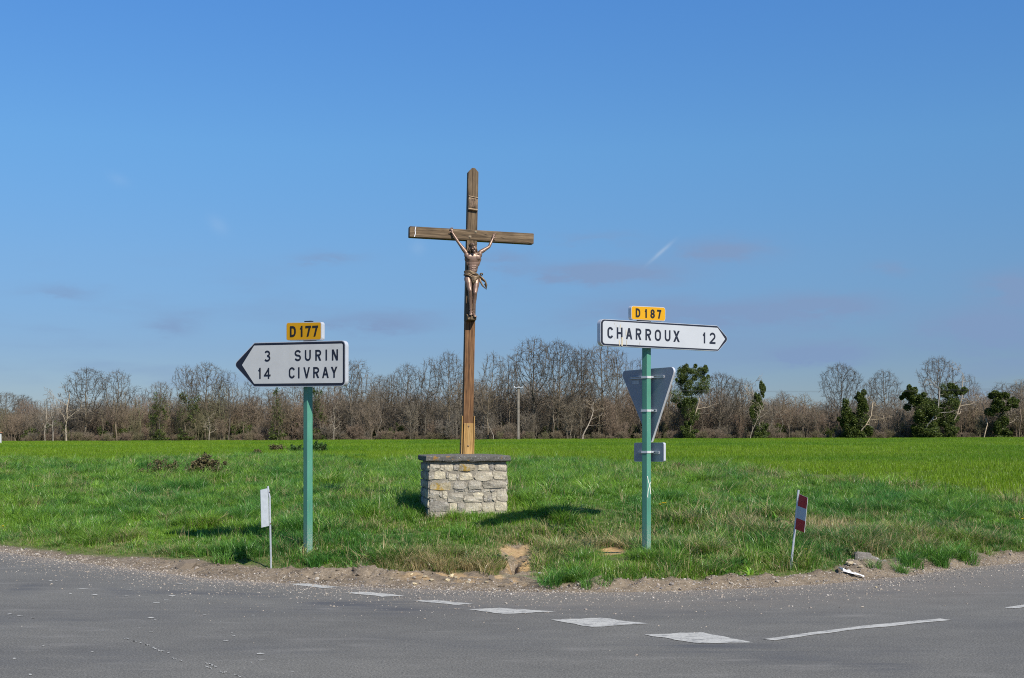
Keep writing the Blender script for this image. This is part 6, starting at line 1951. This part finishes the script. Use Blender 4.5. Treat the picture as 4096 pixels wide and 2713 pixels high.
def dandelion(px, py, n, r, label):
    Xb, Yb, zg = hit(px, py + 30)
    zt = CZ - (py - HZ) / F * Yb
    h = max(.05, min(.30, zt - zg))
    e = empty('dandelion', (Xb, Yb, zg))
    rg = random.Random(int(px))
    for k in range(n):
        ox, oy = (rg.uniform(-.05, .05), rg.uniform(-.05, .05)) if k else (0, 0)
        hh = h * (1 if k == 0 else rg.uniform(.75, 1.05))
        MB().tube([(ox * .3, oy * .3, -.02), (ox * .8, oy * .8, hh * .5), (ox, oy, hh)], .0025, 5).build('stem', M['stem'], e)
        mbp = MB()
        for q in range(14):
            a = q / 14 * 6.283; t = .35 + .3 * (q % 2)
            d = Vector((math.cos(a), math.sin(a), t)); sv = Vector((-math.sin(a), math.cos(a), 0)) * r * .28
            c = Vector((ox, oy, hh))
            mbp.add([c, c + d * r * .6 - sv, c + d * r, c + d * r * .6 + sv], [(0, 1, 2, 3)])
        mbp.ell((ox, oy, hh + .004), (r * .6, r * .6, r * .42), 8, 5)
        mbp.build('blossom', M['dandelion'], e)
    tag(e, label, 'flower', 'yellow wild flowers in the verge')
dandelion(145, 1946, 3, .024, 'cluster of yellow flowers high in the grass at far left')
dandelion(12, 2106, 1, .020, 'yellow flower at the left edge low in the verge')
dandelion(2200, 1946, 2, .020, 'pair of yellow flowers in the grass right of the plinth')
dandelion(2652, 2013, 3, .022, 'pale yellow flower cluster just right of the right green post')
dandelion(3224, 2199, 1, .021, 'yellow flower at the foot of the red and white marker')
dandelion(4090, 2077, 1, .022, 'yellow flower at the right edge of the verge')
dandelion(352, 1910, 1, .018, 'small pale yellow flower between the left edge and the bramble mound')

def rock(px, py, size, label=None, mat='rubble', squash=.6, name='limestone_chunk'):
    Xb, Yb, zg = hit(px, py)
    rg = random.Random(int(px * 3 + py))
    V, Fc = pebble(rg, .22)
    w = size / F * Yb / 2
    me = new_mesh(name, [Vector((v.x * w, v.y * w, v.z * w * squash * 1.5)) for v in V], Fc, M[mat])
    o = link(name, me, None, (Xb, Yb, zg + w * squash * .35), (rg.uniform(-.2, .2), rg.uniform(-.2, .2), rg.uniform(0, 6)))
    tag(o, label, 'stone', 'loose limestone chunks at the foot of the bank')
for px, py, sz, lab in (
    (1646, 2302, 16, 'small pale stone topmost on the soil ridge left of the bank'),
    (1566, 2318, 22, 'buff stone in the brown clods, leftmost of the loose stones'),
    (1700, 2310, 20, 'rounded buff stone below the dry grass fringe, left of centre'),
    (1727, 2322, 22, 'angular buff stone nearest the road left of centre'),
    (1803, 2308, 26, 'large yellow stone under the dark undercut of the bank'),
    (1820, 2312, 18, 'narrow yellow stone touching the large yellow one'),
    (1790, 2328, 24, 'flat pale stone slab in the soil below the large yellow stone'),
    (1872, 2332, 20, 'whitish flat stone between the yellow stone and the gully'),
    (1946, 2330, 20, 'single buff stone right of the whitish one, before the gully'),
    (1592, 2296, 12, 'little grey-buff stone behind the leftmost stones'),
    (1660, 2338, 18, 'dusty stone half sunk at the asphalt edge left of centre'),
    (3400, 2258, 36, 'big yellowish stone on the earth heap below the concrete culvert'),
    (3440, 2270, 20, 'grey stone on the earth heap right of the big yellowish one'),
    (3505, 2352, 14, 'lone pale pebble out on the asphalt at right'),
    (3090, 2300, 12, 'tiny white stone in reddish soil left of the red marker')):
    rock(px, py, sz, lab)

# broken concrete culvert head
Xb, Yb, zg = hit(3490, 2238)
cv = MB()
cv.box((-.09, 0, .01), (.20, .15, .17), .02); cv.box((.06, .015, -.012), (.16, .15, .16), .025); cv.box((.165, .0, -.035), (.10, .13, .13), .025)
ch_ = cv.build('culvert_head', M['concrete'], None, (Xb - .01, Yb + .14, zg - .045), (R(-10), R(5), R(8)))
for v in ch_.data.vertices:
    h_ = math.sin(v.co.x * 37 + v.co.z * 11) * .014
    v.co.z += h_; v.co.x += h_ * .5
tag(ch_, 'broken grey concrete culvert head half buried in the right verge', 'culvert')

# crumpled white strip and scraps
def strip(name, pts, w, label, seed):
    rg = random.Random(seed); mbs = MB(); V = []
    P = []
    for px, py in pts:
        Xb, Yb, zg = hit(px, py)
        P.append(Vector((Xb, Yb, zg + .012)))
    n = len(P)
    for i, p in enumerate(P):
        ww = w * rg.uniform(.6, 1.3) * (1 - abs(i - n / 2) / n)
        for k, f_ in enumerate((-1, -.3, .3, 1)):
            V.append(p + Vector((rg.uniform(-.01, .01), f_ * ww, rg.uniform(0, .022) + (0.012 if k in (1, 2) else 0))))
    Fc = [(i * 4 + k, i * 4 + k + 1, i * 4 + 5 + k, i * 4 + 4 + k) for i in range(n - 1) for k in range(3)]
    mbs.add(V, Fc)
    o = mbs.build(name, M['litter']); sm = o.modifiers.new('thick', 'SOLIDIFY'); sm.thickness = .003
    tag(o, label, 'litter')
strip('plastic_strip', [(3356, 2290), (3372, 2294), (3386, 2295), (3398, 2300), (3410, 2306), (3424, 2311), (3438, 2313), (3453, 2315)], .035, 'crumpled white plastic strip on the soil at right by the road', 2)
strip('litter_scrap', [(2155, 2303), (2161, 2304), (2168, 2305)], .010, 'small white scrap on the soil below the gully', 3)
strip('litter_scrap', [(2154, 2236), (2158, 2234), (2164, 2236)], .014, 'bluish white scrap in the grass right of the gully', 4)
print('grass', n_grass, 'crop', n_crop)
